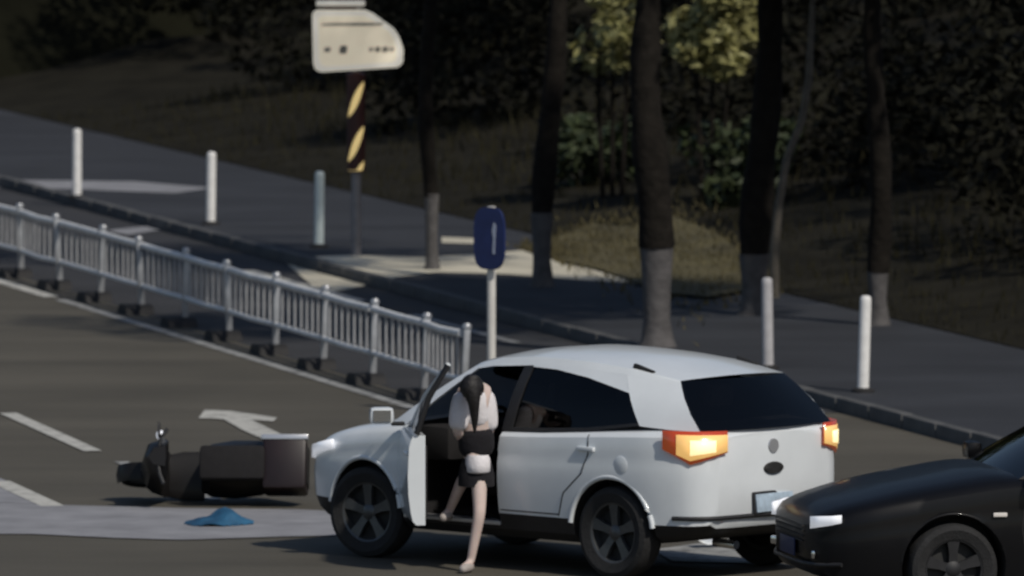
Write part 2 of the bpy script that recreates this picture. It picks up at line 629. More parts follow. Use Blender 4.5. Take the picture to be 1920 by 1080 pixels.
top = [(985, 462), (1045, 444), (1110, 420), (1185, 424), (1255, 402), (1340, 436), (1420, 492)]
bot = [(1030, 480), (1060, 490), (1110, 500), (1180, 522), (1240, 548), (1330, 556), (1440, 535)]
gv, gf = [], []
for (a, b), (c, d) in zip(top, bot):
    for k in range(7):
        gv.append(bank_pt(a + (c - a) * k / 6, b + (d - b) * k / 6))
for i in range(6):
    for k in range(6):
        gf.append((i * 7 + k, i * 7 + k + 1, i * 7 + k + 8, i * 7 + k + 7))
kind(pyobj('sunlit_grass_patch', gv, gf, M['grass'], ang=80), 'structure')  # lit part of the bank laid on as a lighter sheet
rnd = random.Random(31)
tv, tf = [], []
for _ in range(5000):
    i = rnd.uniform(-.15, 6.15)
    a = min(5, max(0, int(i)))
    f = i - a
    k = rnd.gauss(.45, .33)
    tx = top[a][0] + (top[a + 1][0] - top[a][0]) * f
    ty = top[a][1] + (top[a + 1][1] - top[a][1]) * f
    bx2 = bot[a][0] + (bot[a + 1][0] - bot[a][0]) * f
    by2 = bot[a][1] + (bot[a + 1][1] - bot[a][1]) * f
    q = bank_pt(tx + (bx2 - tx) * k, ty + (by2 - ty) * k)
    an = rnd.uniform(0, 6.28)
    hh = rnd.uniform(.015, .06)
    d = Vector((math.cos(an), math.sin(an), 0)) * .012
    ln = Vector((rnd.gauss(0, .03), rnd.gauss(0, .03), hh))
    b0 = len(tv)
    tv += [q - d - Vector((0, 0, .03)), q + d - Vector((0, 0, .03)), q + ln]
    tf.append((b0, b0 + 1, b0 + 2))
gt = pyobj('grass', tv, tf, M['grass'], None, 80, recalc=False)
gt['kind'] = 'stuff'
gt['label'] = 'short grass on the bank, sunlit olive in its colour'
tv, tf = [], []
for _ in range(9000):
    s_, o2 = rnd.uniform(-30, 28), 6.45 + 7 * rnd.random() ** 1.4
    q = RD(s_, o2)
    q.z = bank_z(q)
    an = rnd.uniform(0, 6.28)
    d = Vector((math.cos(an), math.sin(an), 0)) * .014
    ln = Vector((rnd.gauss(0, .04), rnd.gauss(0, .04), rnd.uniform(.03, .12)))
    b0 = len(tv)
    tv += [q - d - Vector((0, 0, .12)), q + d - Vector((0, 0, .12)), q + ln]
    tf.append((b0, b0 + 1, b0 + 2))
gt = pyobj('shaded_rough_grass', tv, tf, mat('shaded_rough_grass', (.026, .024, .013), .95, var=.4, scale=2, spec=.1), None, 80, recalc=False)  # blades coloured dark to carry the bank's shade
gt['kind'] = 'stuff'
gt['label'] = 'thin rough grass on the bank, coloured dark for shade'
# low wooded slope closing the view
hv, hf = [], []
for i in range(31):
    x = -150 + 10 * i
    for j, (yy, zz) in enumerate(((150, -1), (158, 3), (168, 9), (185, 17), (220, 26), (300, 30))):
        hv.append((x, yy + 4 * math.sin(i * 1.7), zz + (1.5 * math.sin(i * 2.3 + j) if j else 0)))
for i in range(30):
    for j in range(5):
        a = i * 6 + j
        hf.append((a, a + 1, a + 7, a + 6))
kind(pyobj('hillside', hv, hf, mat('hill_cover', (.010, .010, .006), 1.0, var=.5, scale=.6, spec=.05), ang=80), 'structure')


# ------------------------------------------------------------------ foliage
def leaf_mesh(name, blobs, n, size, m, rnd):
    """leaf quads spread through several clumps; blobs: (centre, radii, weight)"""
    vsx, fs = [], []
    tot = sum(b[2] for b in blobs)
    for c, rr, wt in blobs:
        for _ in range(int(n * wt / tot)):
            while True:
                d = Vector((rnd.uniform(-1, 1), rnd.uniform(-1, 1), rnd.uniform(-1, 1)))
                if 0.15 < d.length < 1:
                    break
            d *= d.length ** -0.45
            p = Vector((c[0] + d.x * rr[0], c[1] + d.y * rr[1], c[2] + d.z * rr[2]))
            a = Vector((rnd.gauss(0, 1), rnd.gauss(0, 1), rnd.gauss(0, .6))).normalized()
            b = a.cross(Vector((rnd.gauss(0, 1), rnd.gauss(0, 1), rnd.gauss(0, 1)))).normalized()
            s = size * rnd.uniform(.6, 1.5)
            k = len(vsx)
            vsx += [p - a * s, p + b * s * .45, p + a * s, p - b * s * .45]
            fs.append((k, k + 1, k + 2, k + 3))
    me = bpy.data.meshes.new(name)
    me.from_pydata([tuple(v) for v in vsx], [], fs)
    me.materials.append(m)
    return me


def crown_blobs(rnd, cx, cy, z0, z1, rad, k):
    out = [((cx, cy, (z0 + z1) / 2), (rad * .8, rad * .8, (z1 - z0) * .42), 2.0)]
    for _ in range(k):
        a = rnd.uniform(0, 6.28)
        r = rad * rnd.uniform(.45, .95)
        zz = rnd.uniform(z0 + .4, z1)
        q = rnd.uniform(.7, 1.5)
        out.append(((cx + r * math.cos(a), cy + r * math.sin(a), zz), (q, q, q * .6), q * .5))
    return out


def tree(label, loc, rad, h, wash, lean, crown_r, seed, name='roadside_tree', z0=3.3, leaves=9000, top=3.4):
    ctop = top
    rnd = random.Random(seed)
    t = thing(name, label, 'tree', loc, 0, 'trees along the footpath')
    pts, rr = [], []
    K = 12
    for i in range(K + 1):
        f = i / K
        z = wash + (h - wash) * f
        pts.append((lean[0] * f * f + .05 * math.sin(f * 7 + seed), lean[1] * f * f + .05 * math.cos(f * 6 + seed), z))
        rr.append(rad * (.88 + .12 * min(1, f / .12)) * (1.0 - .5 * f) * (1 + .10 * math.sin(i * 2.1 + seed)))
    bm = bmesh.new()
    tube(bm, pts, rr, 12)
    tr = obj('trunk', bm, M['bark'], t, 60)
    b0 = pts[0]
    tubeobj('painted_base', [(b0[0], b0[1], -.05), (b0[0] + .01, b0[1], .06), (b0[0], b0[1], .25), (b0[0], b0[1], wash * .6), (b0[0], b0[1], wash + .03)],
            [rad * 1.25, rad * .86, rad * .70, rad * .74, rad * .90], M['whitewash'], t, 12)
    top = Vector(pts[-1])
    for k in range(5):
        a = k * 1.256 + rnd.uniform(-.3, .3)
        st = Vector(pts[K - 4 + (k % 4)])
        e = Vector((top.x + math.cos(a) * crown_r * .7, top.y + math.sin(a) * crown_r * .7, h + rnd.uniform(.3, 1.0)))
        mid = st.lerp(e, .5) + Vector((0, 0, .25))
        tubeobj('limb', [st, mid, e], [rad * .42, rad * .3, rad * .08], M['bark'], t, 7)
    me = leaf_mesh('crown', crown_blobs(rnd, top.x, top.y, z0, h + ctop, crown_r, 16), leaves, .125, M['leaf'], rnd)
    link('crown', me, None, t)
    return t


b1 = P(808, 505, FZ)
b2 = P(1025, 537, FZ)
b3 = P(1221, 650, FZ)
b4 = P(1424, 590, FZ)
tree('slim roadside tree with pale painted base beside the painted sunlight patch', (b1.x, b1.y, FZ), .085, 4.6, .74, (-.05, .1), 1.2, 3, z0=3.8, leaves=1500, top=1.6)
tree('dark roadside tree with painted base right behind the blue sign', (b2.x, b2.y, FZ), .125, 4.8, .70, (.3, 1.0), 1.3, 5, z0=3.8, leaves=1500, top=1.6)
tree('thick dark roadside tree with painted base rising behind the white car roof', (b3.x, b3.y, FZ), .175, 4.5, .92, (-.04, .1), 1.8, 8, z0=3.6, leaves=4000, top=1.6)
tree('dark roadside tree in deep shade beside the leaning bare sapling', (b4.x, b4.y, FZ), .165, 4.5, .55, (.2, .1), 1.4, 11, z0=3.5, leaves=3000, top=1.4)
b5 = P(1642, 610, FZ)
tree('straight grey roadside tree beside the bollard with the rounded white top', (b5.x, b5.y, FZ), .115, 4.5, .5, (.03, .1), 1.8, 13, z0=3.6, leaves=4000, top=1.6)

# leaning sapling
sp = P(1452, 520, .4)
st = thing('sapling', 'thin bare leaning sapling between the two shaded trees', 'sapling', (sp.x, sp.y, .30))
bm = bmesh.new()
tube(bm, [(0, 0, -.1), (.0, 0, .35), (.04, 0, .8), (.12, .02, 1.25), (.26, .03, 1.6), (.33, .05, 2.0), (.36, .1, 2.6), (.4, .2, 3.4)], [.05, .045, .04, .038, .036, .034, .028, .01], 8)
obj('trunk', bm, mat('pale_bark', (.13, .115, .095), .9, var=.3, scale=12, bump=.5, bscale=30), st, 60)
me = leaf_mesh('crown', [((.45, .3, 3.6), (.9, .9, .7), 1)], 700, .12, M['leaf'], random.Random(4))
link('crown', me, None, st)


def shrub(label, px, py, z, rx, rz, n, m, seed, dist=5.0, size=.085, group='shrubs on the bank'):
    """loose shrub whose crown centre sits at height z, standing on the bank"""
    rnd = random.Random(seed)
    base = P(px, py)
    t = thing('shrub', label, 'shrub', (base.x, base.y, .5), 0, group)
    blobs = [((0, 0, z), (rx * .6, .5, rz * .6), 1)]
    for _ in range(9):
        a = rnd.uniform(0, 6.28)
        q = rnd.uniform(.16, .36)
        blobs.append(((rx * .75 * math.cos(a), rnd.uniform(-.5, .3), z + rz * .75 * math.sin(a)), (q, q, q * .8), q * 1.5))
    link('crown', leaf_mesh('crown', blobs, n, size, m, rnd), None, t)
    for k in range(3):
        tubeobj('stem', [(k * .1 - .1, 0, -.3), (k * .15 - .15, .05, z * .5), (rx * .5 * (k - 1), 0, z + .1)], [.035, .025, .01], M['bark'], t, 6)
    return t


shrub('tall shrub with sunlight in its olive colour between the two darkest trunks', 1335, 440, 1.72, .42, .50, 1500, M['leaf_lit'], 21)
shrub('arching shrub with sunlight in its olive colour beside the trunk with the thick dark stem', 1148, 420, 1.62, .28, .50, 420, M['leaf_lit'], 22)
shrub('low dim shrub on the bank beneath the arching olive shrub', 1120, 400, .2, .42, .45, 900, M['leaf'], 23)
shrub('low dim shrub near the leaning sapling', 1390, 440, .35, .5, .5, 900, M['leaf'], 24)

# undergrowth: the dark wood behind everything reads as one mass
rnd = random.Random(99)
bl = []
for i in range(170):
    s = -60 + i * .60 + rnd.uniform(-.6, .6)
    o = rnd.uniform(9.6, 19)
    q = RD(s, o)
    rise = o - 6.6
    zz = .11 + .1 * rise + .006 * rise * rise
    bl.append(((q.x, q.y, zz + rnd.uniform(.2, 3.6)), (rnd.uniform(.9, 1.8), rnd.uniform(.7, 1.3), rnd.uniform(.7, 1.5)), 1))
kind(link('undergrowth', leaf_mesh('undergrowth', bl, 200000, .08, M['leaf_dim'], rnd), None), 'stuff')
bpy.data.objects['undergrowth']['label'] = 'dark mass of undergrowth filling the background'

# ================================================================== FENCE
fz = thing('median_fence', 'long low grey metal median fence with dark feet, receding along the road', 'fence', RD(0, 0))
PL = 1.86
FH, FB = 0.68, 0.27
up2 = U


def fl(s, o, z):
    q = RD(s, o, z) - A0
    return (q.x, q.y, z)


stations = [-0.9 + PL * i for i in range(-9, 11)]
stations = [s for s in stations if s < 17.6] + [17.2]
for i, s in enumerate(stations):
    bm = bmesh.new()
    box(bm, (0, 0, (FH + .03) / 2), (.055, .055, FH + .03), .006)
    o = obj('post', bm, M['galv'], fz)
    o.location = fl(s, 0, .0)
    o.rotation_euler = (R(random.uniform(-3, 3)), R(random.uniform(-2, 2)), kang)
    bm = bmesh.new()
    lathe(bm, [(0, .045), (.03, .04), (.042, .02), (.042, 0)], 10)
    c = obj('post_cap', bm, M['galv'], o)
    c.location = (0, 0, FH + .03)
    bm = bmesh.new()
    prism(bm, [(-.20, 0), (.20, 0), (.16, .06), (.08, .09), (-.08, .09), (-.16, .06)], .28, 'XZ', -.14)
    f = obj('base_foot', bm, M['rubber'], fz)
    f.location = fl(s, -.06, .002)
    f.rotation_euler = (0, 0, kang)
for i in range(len(stations) - 1):
    a, b = stations[i], stations[i + 1]
    bow = random.uniform(-.03, .03)
    for nm, z, r_, mm in (('top_rail', FH - .02, .034, 'fence_white'), ('bottom_rail', FB, .026, 'fence_white')):
        o = tubeobj(nm, [fl(a + .03, 0, z), fl((a + b) / 2, bow, z - .008), fl(b - .03, 0, z)], r_, M[mm], fz, 8)
    bm = bmesh.new()
    nb = 8
    for k in range(1, nb):
        s = a + (b - a) * k / nb
        q = fl(s, bow * .8 * (1 - abs(2 * k / nb - 1)), (FH + FB) / 2)
        box(bm, q, (.055, .016, FH - FB - .06), 0, (0, 0, kang))
    o = obj('panel_bars', bm, M['fence_bar'], fz)

# ================================================================== BOLLARDS
def bollard(label, px, py, h, m, lean=0.0, seedling=0):
    q = P(px, py, FZ)
    t = thing('bollard', label, 'bollard', (q.x, q.y, FZ), 0, 'delineator posts along the footpath')
    t.rotation_euler = (0, R(lean), 0)
    bm = bmesh.new()
    lathe(bm, [(.055, .03), (.050, .06), (.050, h - .06), (.048, h - .025), (.036, h - .006), (0, h)], 18)
    obj('tube', bm, m, t)
    bm = bmesh.new()
    lathe(bm, [(.10, 0), (.10, .02), (.075, .035), (.056, .04)], 18)
    obj('base_ring', bm, M['rubber'], t)
    return t


bollard('white bollard farthest along the footpath from the sign board', 144, 371, .78, M['bollard'], .4)
bollard('white bollard standing second from the striped sign pole', 395, 421, .79, M['bollard'], .8)
bollard('pale bluish bollard right beside the striped sign pole', 598, 464, .80, M['bollard_blue'], .6)
bollard('greyish leaning bollard rising behind the white car roof', 1440, 692, .82, mat('bollard_grey', (.44, .43, .44), .55, var=.15, scale=9), -.8)
bollard('bright white bollard with rounded top beside the straight grey tree', 1618, 735, .84, M['bollard'], 1.6)

# ================================================================== STRIPED SIGN
q = P(668, 480, FZ)
sg = thing('sign_post', 'cream board with a sloped corner on a maroon and cream striped pole', 'sign', (q.x, q.y, FZ))
S = 178.0
tubeobj('pole', [(0, 0, -.02), (0, 0, 2.6)], .05, M['grey_pole'], sg, 14)
bm = bmesh.new()
lathe(bm, [(.052, .86), (.095, .88), (.095, 1.88), (.052, 1.90)], 20)
sl = obj('striped_sleeve', bm, M['maroon'], sg)
for z0 in (1.62, 1.16, .80):
    vsx, fs = [], []
    for k in range(15):
        a = -math.pi / 2 - .95 + 1.9 * k / 14
        zz = z0 + .16 * (k / 14 - .5) * 2.1
        hh = .075 * math.sin(math.pi * (k + .6) / 15.2) + .01
        lo, hi = max(.885, zz - hh), max(.89, zz + hh)
        for z_ in (lo, hi):
            vsx.append((.0975 * math.cos(a), .0975 * math.sin(a), z_))
    for k in range(14):
        fs.append((2 * k, 2 * k + 2, 2 * k + 3, 2 * k + 1))
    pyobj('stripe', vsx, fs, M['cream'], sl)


def sx(px):
    return (px - 668) / S


def sz(py):
    return (480 - py) / S


outl = [(588, 34), (594, 27), (685, 27), (700, 34), (738, 62), (748, 78), (755, 100), (754, 124), (746, 132), (604, 141), (594, 137), (590, 126)]
bm = bmesh.new()
prism(bm, [(sx(a), sz(b)) for a, b in outl], .10, 'XZ', -.17)
bmesh.ops.bevel(bm, geom=bm.edges[:], offset=.012, segments=2, affect='EDGES')
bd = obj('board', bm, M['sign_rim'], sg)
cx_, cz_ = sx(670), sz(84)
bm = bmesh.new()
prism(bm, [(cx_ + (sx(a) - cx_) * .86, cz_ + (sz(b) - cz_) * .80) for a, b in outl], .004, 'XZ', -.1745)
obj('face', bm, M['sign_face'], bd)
for x0, x1, y0, y1, mm in ((610, 622, 95, 104, 'sign_mark_pale'), (638, 652, 92, 107, 'sign_mark'), (692, 700, 95, 103, 'sign_mark_pale'), (703, 713, 94, 104, 'sign_mark'), (716, 727, 94, 104, 'sign_mark'), (729, 738, 95, 103, 'sign_mark_pale'),
                       (606, 718, 50, 56, 'sign_mark_pale')):
    bm = bmesh.new()
    w_, h_ = sx(x1) - sx(x0), sz(y0) - sz(y1)
    prism(bm, [(sx(x0), sz(y1)), (sx(x1) - .2 * w_, sz(y1)), (sx(x1), sz(y1) + .3 * h_), (sx(x1), sz(y0)), (sx(x0) + .2 * w_, sz(y0)), (sx(x0), sz(y0) - .3 * h_)], .003, 'XZ', -.1775)
    obj('faded_mark', bm, M[mm], bd)
boxobj('top_hood', ((sx(590) + sx(690)) / 2, -.11, sz(15)), (.5, .2, .05), M['sign_rim'], sg, .01)
boxobj('top_bracket', ((sx(590) + sx(690)) / 2, -.10, sz(22.5)), (.34, .08, .03), M['maroon'], sg)

# ================================================================== BLUE SIGN at the fence end
q = RD(18.0, 0.05)
bs = thing('blue_sign', 'dark blue sign with a pale mark on a white pole at the fence end', 'sign', (q.x, q.y, 0), R(-38))
tubeobj('pole', [(0, 0, 0), (0, 0, 1.80)], .037, M['white_pole'], bs, 14)
bm = bmesh.new()
pts = []
for k in range(40):
    a = 2 * math.pi * k / 40
    c, s = math.cos(a), math.sin(a)
    e = 2 / 3.4
    pts.append((.165 * math.copysign(abs(c) ** e, c) + .02, 1.53 + .265 * math.copysign(abs(s) ** e, s)))
prism(bm, pts, .02, 'XZ', -.062)
pl = obj('panel', bm, M['blue_sign'], bs)
bm = bmesh.new()
prism(bm, [(.06, 1.40), (.085, 1.40), (.09, 1.52), (.10, 1.64), (.075, 1.67), (.055, 1.60), (.07, 1.53)], .003, 'XZ', -.0655)
obj('pale_mark', bm, M['sign_arrow'], pl)
bm = bmesh.new()
lathe(bm, [(.14, 0), (.14, .02), (.06, .05), (.04, .08)], 18)
obj('base_plate', bm, M['rubber'], bs)
for z in (1.42, 1.64):
    boxobj('bracket', (0, 0, z), (.12, .09, .03), M['galv'], bs)


# ================================================================== CARS
def interp(tab, x):
    """smooth piecewise-linear lookup; tab sorted by descending x"""
    if x >= tab[0][0]:
        return tab[0][1:]
    for a, b in zip(tab, tab[1:]):
        if a[0] >= x >= b[0]:
            f = (a[0] - x) / (a[0] - b[0])
            return tuple(p + (q_ - p) * f for p, q_ in zip(a[1:], b[1:]))
    return tab[-1][1:]


def interp_s(tab, x):
    """Catmull-Rom style lookup so that the body panels have no creases"""
    n_ = len(tab)
    for i in range(n_ - 1):
        if tab[i][0] >= x >= tab[i + 1][0]:
            p1, p2 = tab[i], tab[i + 1]
            p0 = tab[max(i - 1, 0)]
            p3 = tab[min(i + 2, n_ - 1)]
            h = p2[0] - p1[0]
            t = (x - p1[0]) / h
            out = []
            for k in range(1, len(p1)):
                d = (p2[k] - p1[k]) / h
                m1 = d if p0 is p1 else .5 * (d + (p1[k] - p0[k]) / (p1[0] - p0[0]))
                m2 = d if p3 is p2 else .5 * (d + (p3[k] - p2[k]) / (p3[0] - p2[0]))
                t2, t3 = t * t, t * t * t
                out.append((2 * t3 - 3 * t2 + 1) * p1[k] + (t3 - 2 * t2 + t) * h * m1 + (-2 * t3 + 3 * t2) * p2[k] + (t3 - t2) * h * m2)
            return tuple(out)
    return interp(tab, x)


def wheel(parent, name, x, y, r, wdt, side, steer=0.0, spokes=5, rim_m='rim'):
    wr = bpy.data.objects.new(name, None)
    wr.empty_display_size = .1
    col.objects.link(wr)
    wr.parent = parent
    wr.location = (x, y, r)
    wr.rotation_euler = (0, 0, steer)
    h = wdt / 2
    ri = r * .66
    bm = bmesh.new()
    lathe(bm, [(ri, -h * .8), (r * .86, -h), (r * .965, -h * .86), (r, -h * .6), (r, h * .6), (r * .965, h * .86), (r * .86, h), (ri, h * .8), (ri * .96, h * .5), (ri * .96, -h * .5)], 40, 'Y', closed=True)
    obj('tyre', bm, M['tyre'], wr)
    bm = bmesh.new()
    lathe(bm, [(ri * .99, h * .78), (ri * .93, h * .72), (ri * .90, h * .2), (ri * .88, -h * .6), (ri * .985, -h * .7)], 36, 'Y', closed=True)
    sgn = side
    for k in range(spokes):
        a = 2 * math.pi * k / spokes + .3
        d = Vector((math.cos(a), 0, math.sin(a)))
        e = Vector((-math.sin(a), 0, math.cos(a)))
        pr = [(.03, .030, .55), (ri * .5, .030, .62), (ri * .93, .044, .70)]
        vsx = []
        for rr, hw, dep in pr:
            for s_, dd in ((-1, 0), (1, 0), (1, -.035), (-1, -.035)):
                v = d * rr + e * hw * s_
                v.y = h * dep + dd
                vsx.append(bm.verts.new(v))
        for i in range(2):
            for j in range(4):
                bm.faces.new((vsx[i * 4 + j], vsx[i * 4 + (j + 1) % 4], vsx[i * 4 + 4 + (j + 1) % 4], vsx[i * 4 + 4 + j]))
        bm.faces.new(vsx[:4])
        bm.faces.new(vsx[8:][::-1])
    rim = obj('rim', bm, M[rim_m], wr)
    bm = bmesh.new()
    lathe(bm, [(0, h * .72), (.035, h * .70), (.06, h * .55), (.06, h * .2)], 18, 'Y')
    hub = obj('hub_cap', bm, M[rim_m], wr)
    bm = bmesh.new()
    lathe(bm, [(0, h * .10), (ri * .93, h * .10), (ri * .93, h * .02), (0, h * .02)], 28, 'Y')
    dk = obj('brake_disc', bm, M['rim_dark'], wr)
    if sgn < 0:
        for o in (rim, hub, dk):
            o.rotation_euler = (0, 0, math.pi)
    return wr


def build_car(c):
    root = thing(c['name'], c['label'], c['category'], c['loc'], c['rz'])
    paint = M[c['paint']]
    prof = c['prof']            # x, half width, z bottom, z shoulder, z deck centre
    zc = c['clad']
    xs = []
    for a, b in zip(prof, prof[1:]):
        n = max(1, int(round((a[0] - b[0]) / .06)))
        xs += [a[0] + (b[0] - a[0]) * k / n for k in range(n)]
    xs.append(prof[-1][0])
    rings = []
    for x in xs:
        wd, zb, zs, zt = interp_s(prof, x)
        zcl = max(zc, zb + .03)
        zm = zcl + (zs - zcl) * .45
        half = [(.55 * wd, zb), (.84 * wd, zb + .004), (.93 * wd, zb + .03 + (zcl - zb - .03) * .25), (.975 * wd, zcl), (.992 * wd, zcl + (zm - zcl) * .5), (wd, zm), (.998 * wd, zm + (zs - zm) * .32),
                (.985 * wd, zm + (zs - zm) * .52), (.988 * wd, zm + (zs - zm) * .62), (.968 * wd, zs - .035), (.935 * wd, zs - .005), (.87 * wd, zs + .006 + (zt - zs) * .25), (.72 * wd, zs + (zt - zs) * .68), (.4 * wd, zs + (zt - zs) * .95)]
        ring = [(x, y, z) for y, z in half] + [(x, 0, zt)] + [(x, -y, z) for y, z in half[::-1]] + [(x, 0, zb)]
        rings.append(ring)
    n = len(rings[0])
    vsx = [v for r_ in rings for v in r_]
    fs = []
    for i in range(len(rings) - 1):
        for k in range(n):
            fs.append((i * n + k, i * n + (k + 1) % n, (i + 1) * n + (k + 1) % n, (i + 1) * n + k))
    fs.append(tuple(range(n))[::-1])
    fs.append(tuple((len(rings) - 1) * n + k for k in range(n)))
    body = pyobj('body', vsx, fs, paint, None)
    xf, xr, tr_, R_, wh = c['xf'], c['xr'], c['track'], c['wheel_r'], c['half_w']
    for x in (xf, xr):
        for s in (1, -1):
            bm = bmesh.new()
            lathe(bm, [(R_ * 1.15, -.22), (R_ * 1.15, .30)], 40, 'Y')
            bmesh.ops.translate(bm, vec=(x, s * (wh - .09), R_ + .015), verts=bm.verts)
            cut(body, bm, M['rubber'])
    g = c['green']
    bm = bmesh.new()
    box(bm, ((c['cab'][0] + c['cab'][1]) / 2, 0, (c['floor'] + 1.6) / 2), (c['cab'][0] - c['cab'][1], wh * 2 * .84, 1.6 - c['floor']))
    cut(body, bm, M['interior'])
    do = c.get('door')
    if do:
        bm = bmesh.new()
        prism(bm, [(do['x0'] - .005, .33), (do['x0'] - .005, 1.4), (do['x1'], 1.4), (do['x1'], .33)], .8, 'XZ', wh * .6)
        cut(body, bm, M['interior'])
    body.parent = root
    # split lower cladding from the painted body
    me = body.data
    smooth(me, 32)
    bm = bmesh.new()
    bm.from_mesh(me)
    low = [f for f in bm.faces if f.calc_center_median().z < zc - .001 and f.material_index == 0]
    if c['clad_part'] and low:
        bm2 = bm.copy()
        bm2.faces.ensure_lookup_table()
        keep = {f.index for f in low}
        bmesh.ops.delete(bm2, geom=[f for f in bm2.faces if f.index not in keep], context='FACES')
        bmesh.ops.delete(bm, geom=low, context='FACES')
        me2 = bpy.data.meshes.new('lower_cladding')
        bm2.to_mesh(me2)
        bm2.free()
        smooth(me2, 32)
        link('lower_cladding', me2, M['black_plastic'], root)
    bm.to_mesh(me)
    bm.free()
    smooth(me, 32)

    # ---- greenhouse
    side = g['side']            # (x belt, x roof) front to back
    nb = len(side)
    yb = lambda x: interp(g['yb'], x)[0]
    yr = lambda x: interp(g['yr'], x)[0]
    zbelt = lambda x: interp(g['zb'], x)[0]
    zroof = lambda x: interp(g['zr'], x)[0]
    VV = [0, .06, .35, .65, .86, 1.0]
    vt = g.get('vtop', {})

    def side_pt(i, v, s):
        xb, xr_ = side[i]
        pb = Vector((xb, yb(xb), zbelt(xb)))
        pr = Vector((xr_, yr(xr_), zroof(xr_)))
        p = pb.lerp(pr, v)
        p.y += .035 * math.sin(math.pi * v)
        p.y *= s
        return p
    NW = 10

    def end_pt(i, v, t, bulge):
        a = side_pt(i, v, 1)
        b = side_pt(i, v, -1)
        p = a.lerp(b, t)
        p.x += bulge * (1 - (2 * t - 1) ** 2)
        return p

    def grid(name, m, fn, nu, nv, thick=None):
        vsx = [fn(i, j) for i in range(nu) for j in range(nv)]
        fs = [(i * nv + j, (i + 1) * nv + j, (i + 1) * nv + j + 1, i * nv + j + 1) for i in range(nu - 1) for j in range(nv - 1)]
        return pyobj(name, vsx, fs, m, root, 60)
    # roof with crown
    bF, bR = g['bulge']

    def roof_pt(i, j):
        t = j / NW
        a = side_pt(i, 1, 1)
        b = side_pt(i, 1, -1)
        p = a.lerp(b, t)
        f = i / (nb - 1)
        p.x += (bF * (1 - f) ** 6 - bR * f ** 6) * (1 - (2 * t - 1) ** 2)
        p.z += (.055 * (1 - (2 * t - 1) ** 2)) * math.sin(math.pi * (.06 + .88 * f)) ** .5
        return p
    grid('roof', paint, roof_pt, nb, NW + 1)
    # windscreen and rear window sit just inside the shell edges
    grid('windscreen', M['glass'], lambda i, j: end_pt(0, VV[j], i / NW, bF), NW + 1, len(VV))
    rw = grid('rear_window', M['glass_dark'], lambda i, j: end_pt(nb - 1, VV[j], i / NW, -bR), NW + 1, len(VV))
    # side strips
    glass_i = g['glass']        # index ranges that are windows: list of (i0, i1, name)
    for s in (1, -1):
        for i0, i1, nm in glass_i:
            if s == 1 and do and nm == 'front_window':
                continue
            vsx = []
            for i in range(i0, i1 + 1):
                for v in (.05, .35, .65, .87):
                    p = side_pt(i, v * vt.get(i, 1.0), s)
                    p.y -= .012 * s
                    vsx.append(p)
            fs = [(i * 4 + j, (i + 1) * 4 + j, (i + 1) * 4 + j + 1, i * 4 + j + 1) for i in range(i1 - i0) for j in range(3)]
            pyobj(nm, vsx, fs, M['glass'] if nm == 'front_window' else M['glass_dark'], root, 60)
        # frame: roof rail, belt moulding, pillars
        def strip(nm, i0, i1, v0, v1, m):
            vsx, fs = [], []
            vlist = [v0 + (v1 - v0) * k / 4 for k in range(5)]
            for i in range(i0, i1 + 1):
                for v in vlist:
                    p = side_pt(i, v, s)
                    vsx.append(p)
                    vsx.append(p - Vector((0, .03 * s, 0)))
            L = 10
            for i in range(i1 - i0):
                for k in range(4):
                    a = i * L + 2 * k
                    fs.append((a, a + 2, a + L + 2, a + L))
                    fs.append((a + 1, a + L + 1, a + L + 3, a + 3))
                a = i * L
                fs.append((a, a + L, a + L + 1, a + 1))
                a = i * L + 8
                fs.append((a, a + 1, a + L + 1, a + L))
            e = (i1 - i0) * L
            for k in range(4):
                fs.append((2 * k, 2 * k + 1, 2 * k + 3, 2 * k + 2))
                fs.append((e + 2 * k, e + 2 * k + 2, e + 2 * k + 3, e + 2 * k + 1))
            return pyobj(nm, vsx, fs, m, root, 45)
        strip('roof_rail', 0, nb - 1, .885, 1.0, paint)
        for i0, i1, nm in glass_i:
            if nm == 'rear_side_window' and vt:
                vsx, fs = [], []
                for i in range(i0, i1 + 1):
                    for v in (.865 * vt.get(i, 1.0), .892):
                        vsx.append(side_pt(i, v, s))
                fs = [(2 * k, 2 * k + 2, 2 * k + 3, 2 * k + 1) for k in range(i1 - i0)]
                pyobj('window_arch', vsx, fs, paint, root, 60)
        for i0, i1, nm, mm in g['pillars']:
            strip(nm, i0, i1, 0, .884, paint if mm == 'paint' else M['black_plastic'])
        for i0, i1, nm in glass_i:
            if s == 1 and do and nm == 'front_window':
                continue
            strip('belt_moulding', i0, i1, 0, .055, M['black_plastic'])
    # ---- wheels and arches
    for x, nm in ((xf, 'front_wheel'), (xr, 'rear_wheel')):
        for s in (1, -1):
            wheel(root, nm, x, s * (tr_ - .01), R_, .215, s, c.get('steer', 0) if x == xf else 0, rim_m=c.get('rim', 'rim'))
            bm = bmesh.new()
            pts = []
            for k in range(25):
                a = R(6) + R(168) * k / 24
                px_, pz = x + math.cos(a) * R_ * 1.165, R_ + .015 + math.sin(a) * R_ * 1.165
                wloc, _, _, _ = interp(prof, px_)
                pts.append((px_, s * (wloc * .985), pz))
            tube(bm, pts, c.get('lip', .022), 8)
            obj('arch_lip', bm, M[c['lip_mat']], root, 60)
    # ---- seats and dash
    sx_ = c['seat_x']
    fl_ = c['floor']

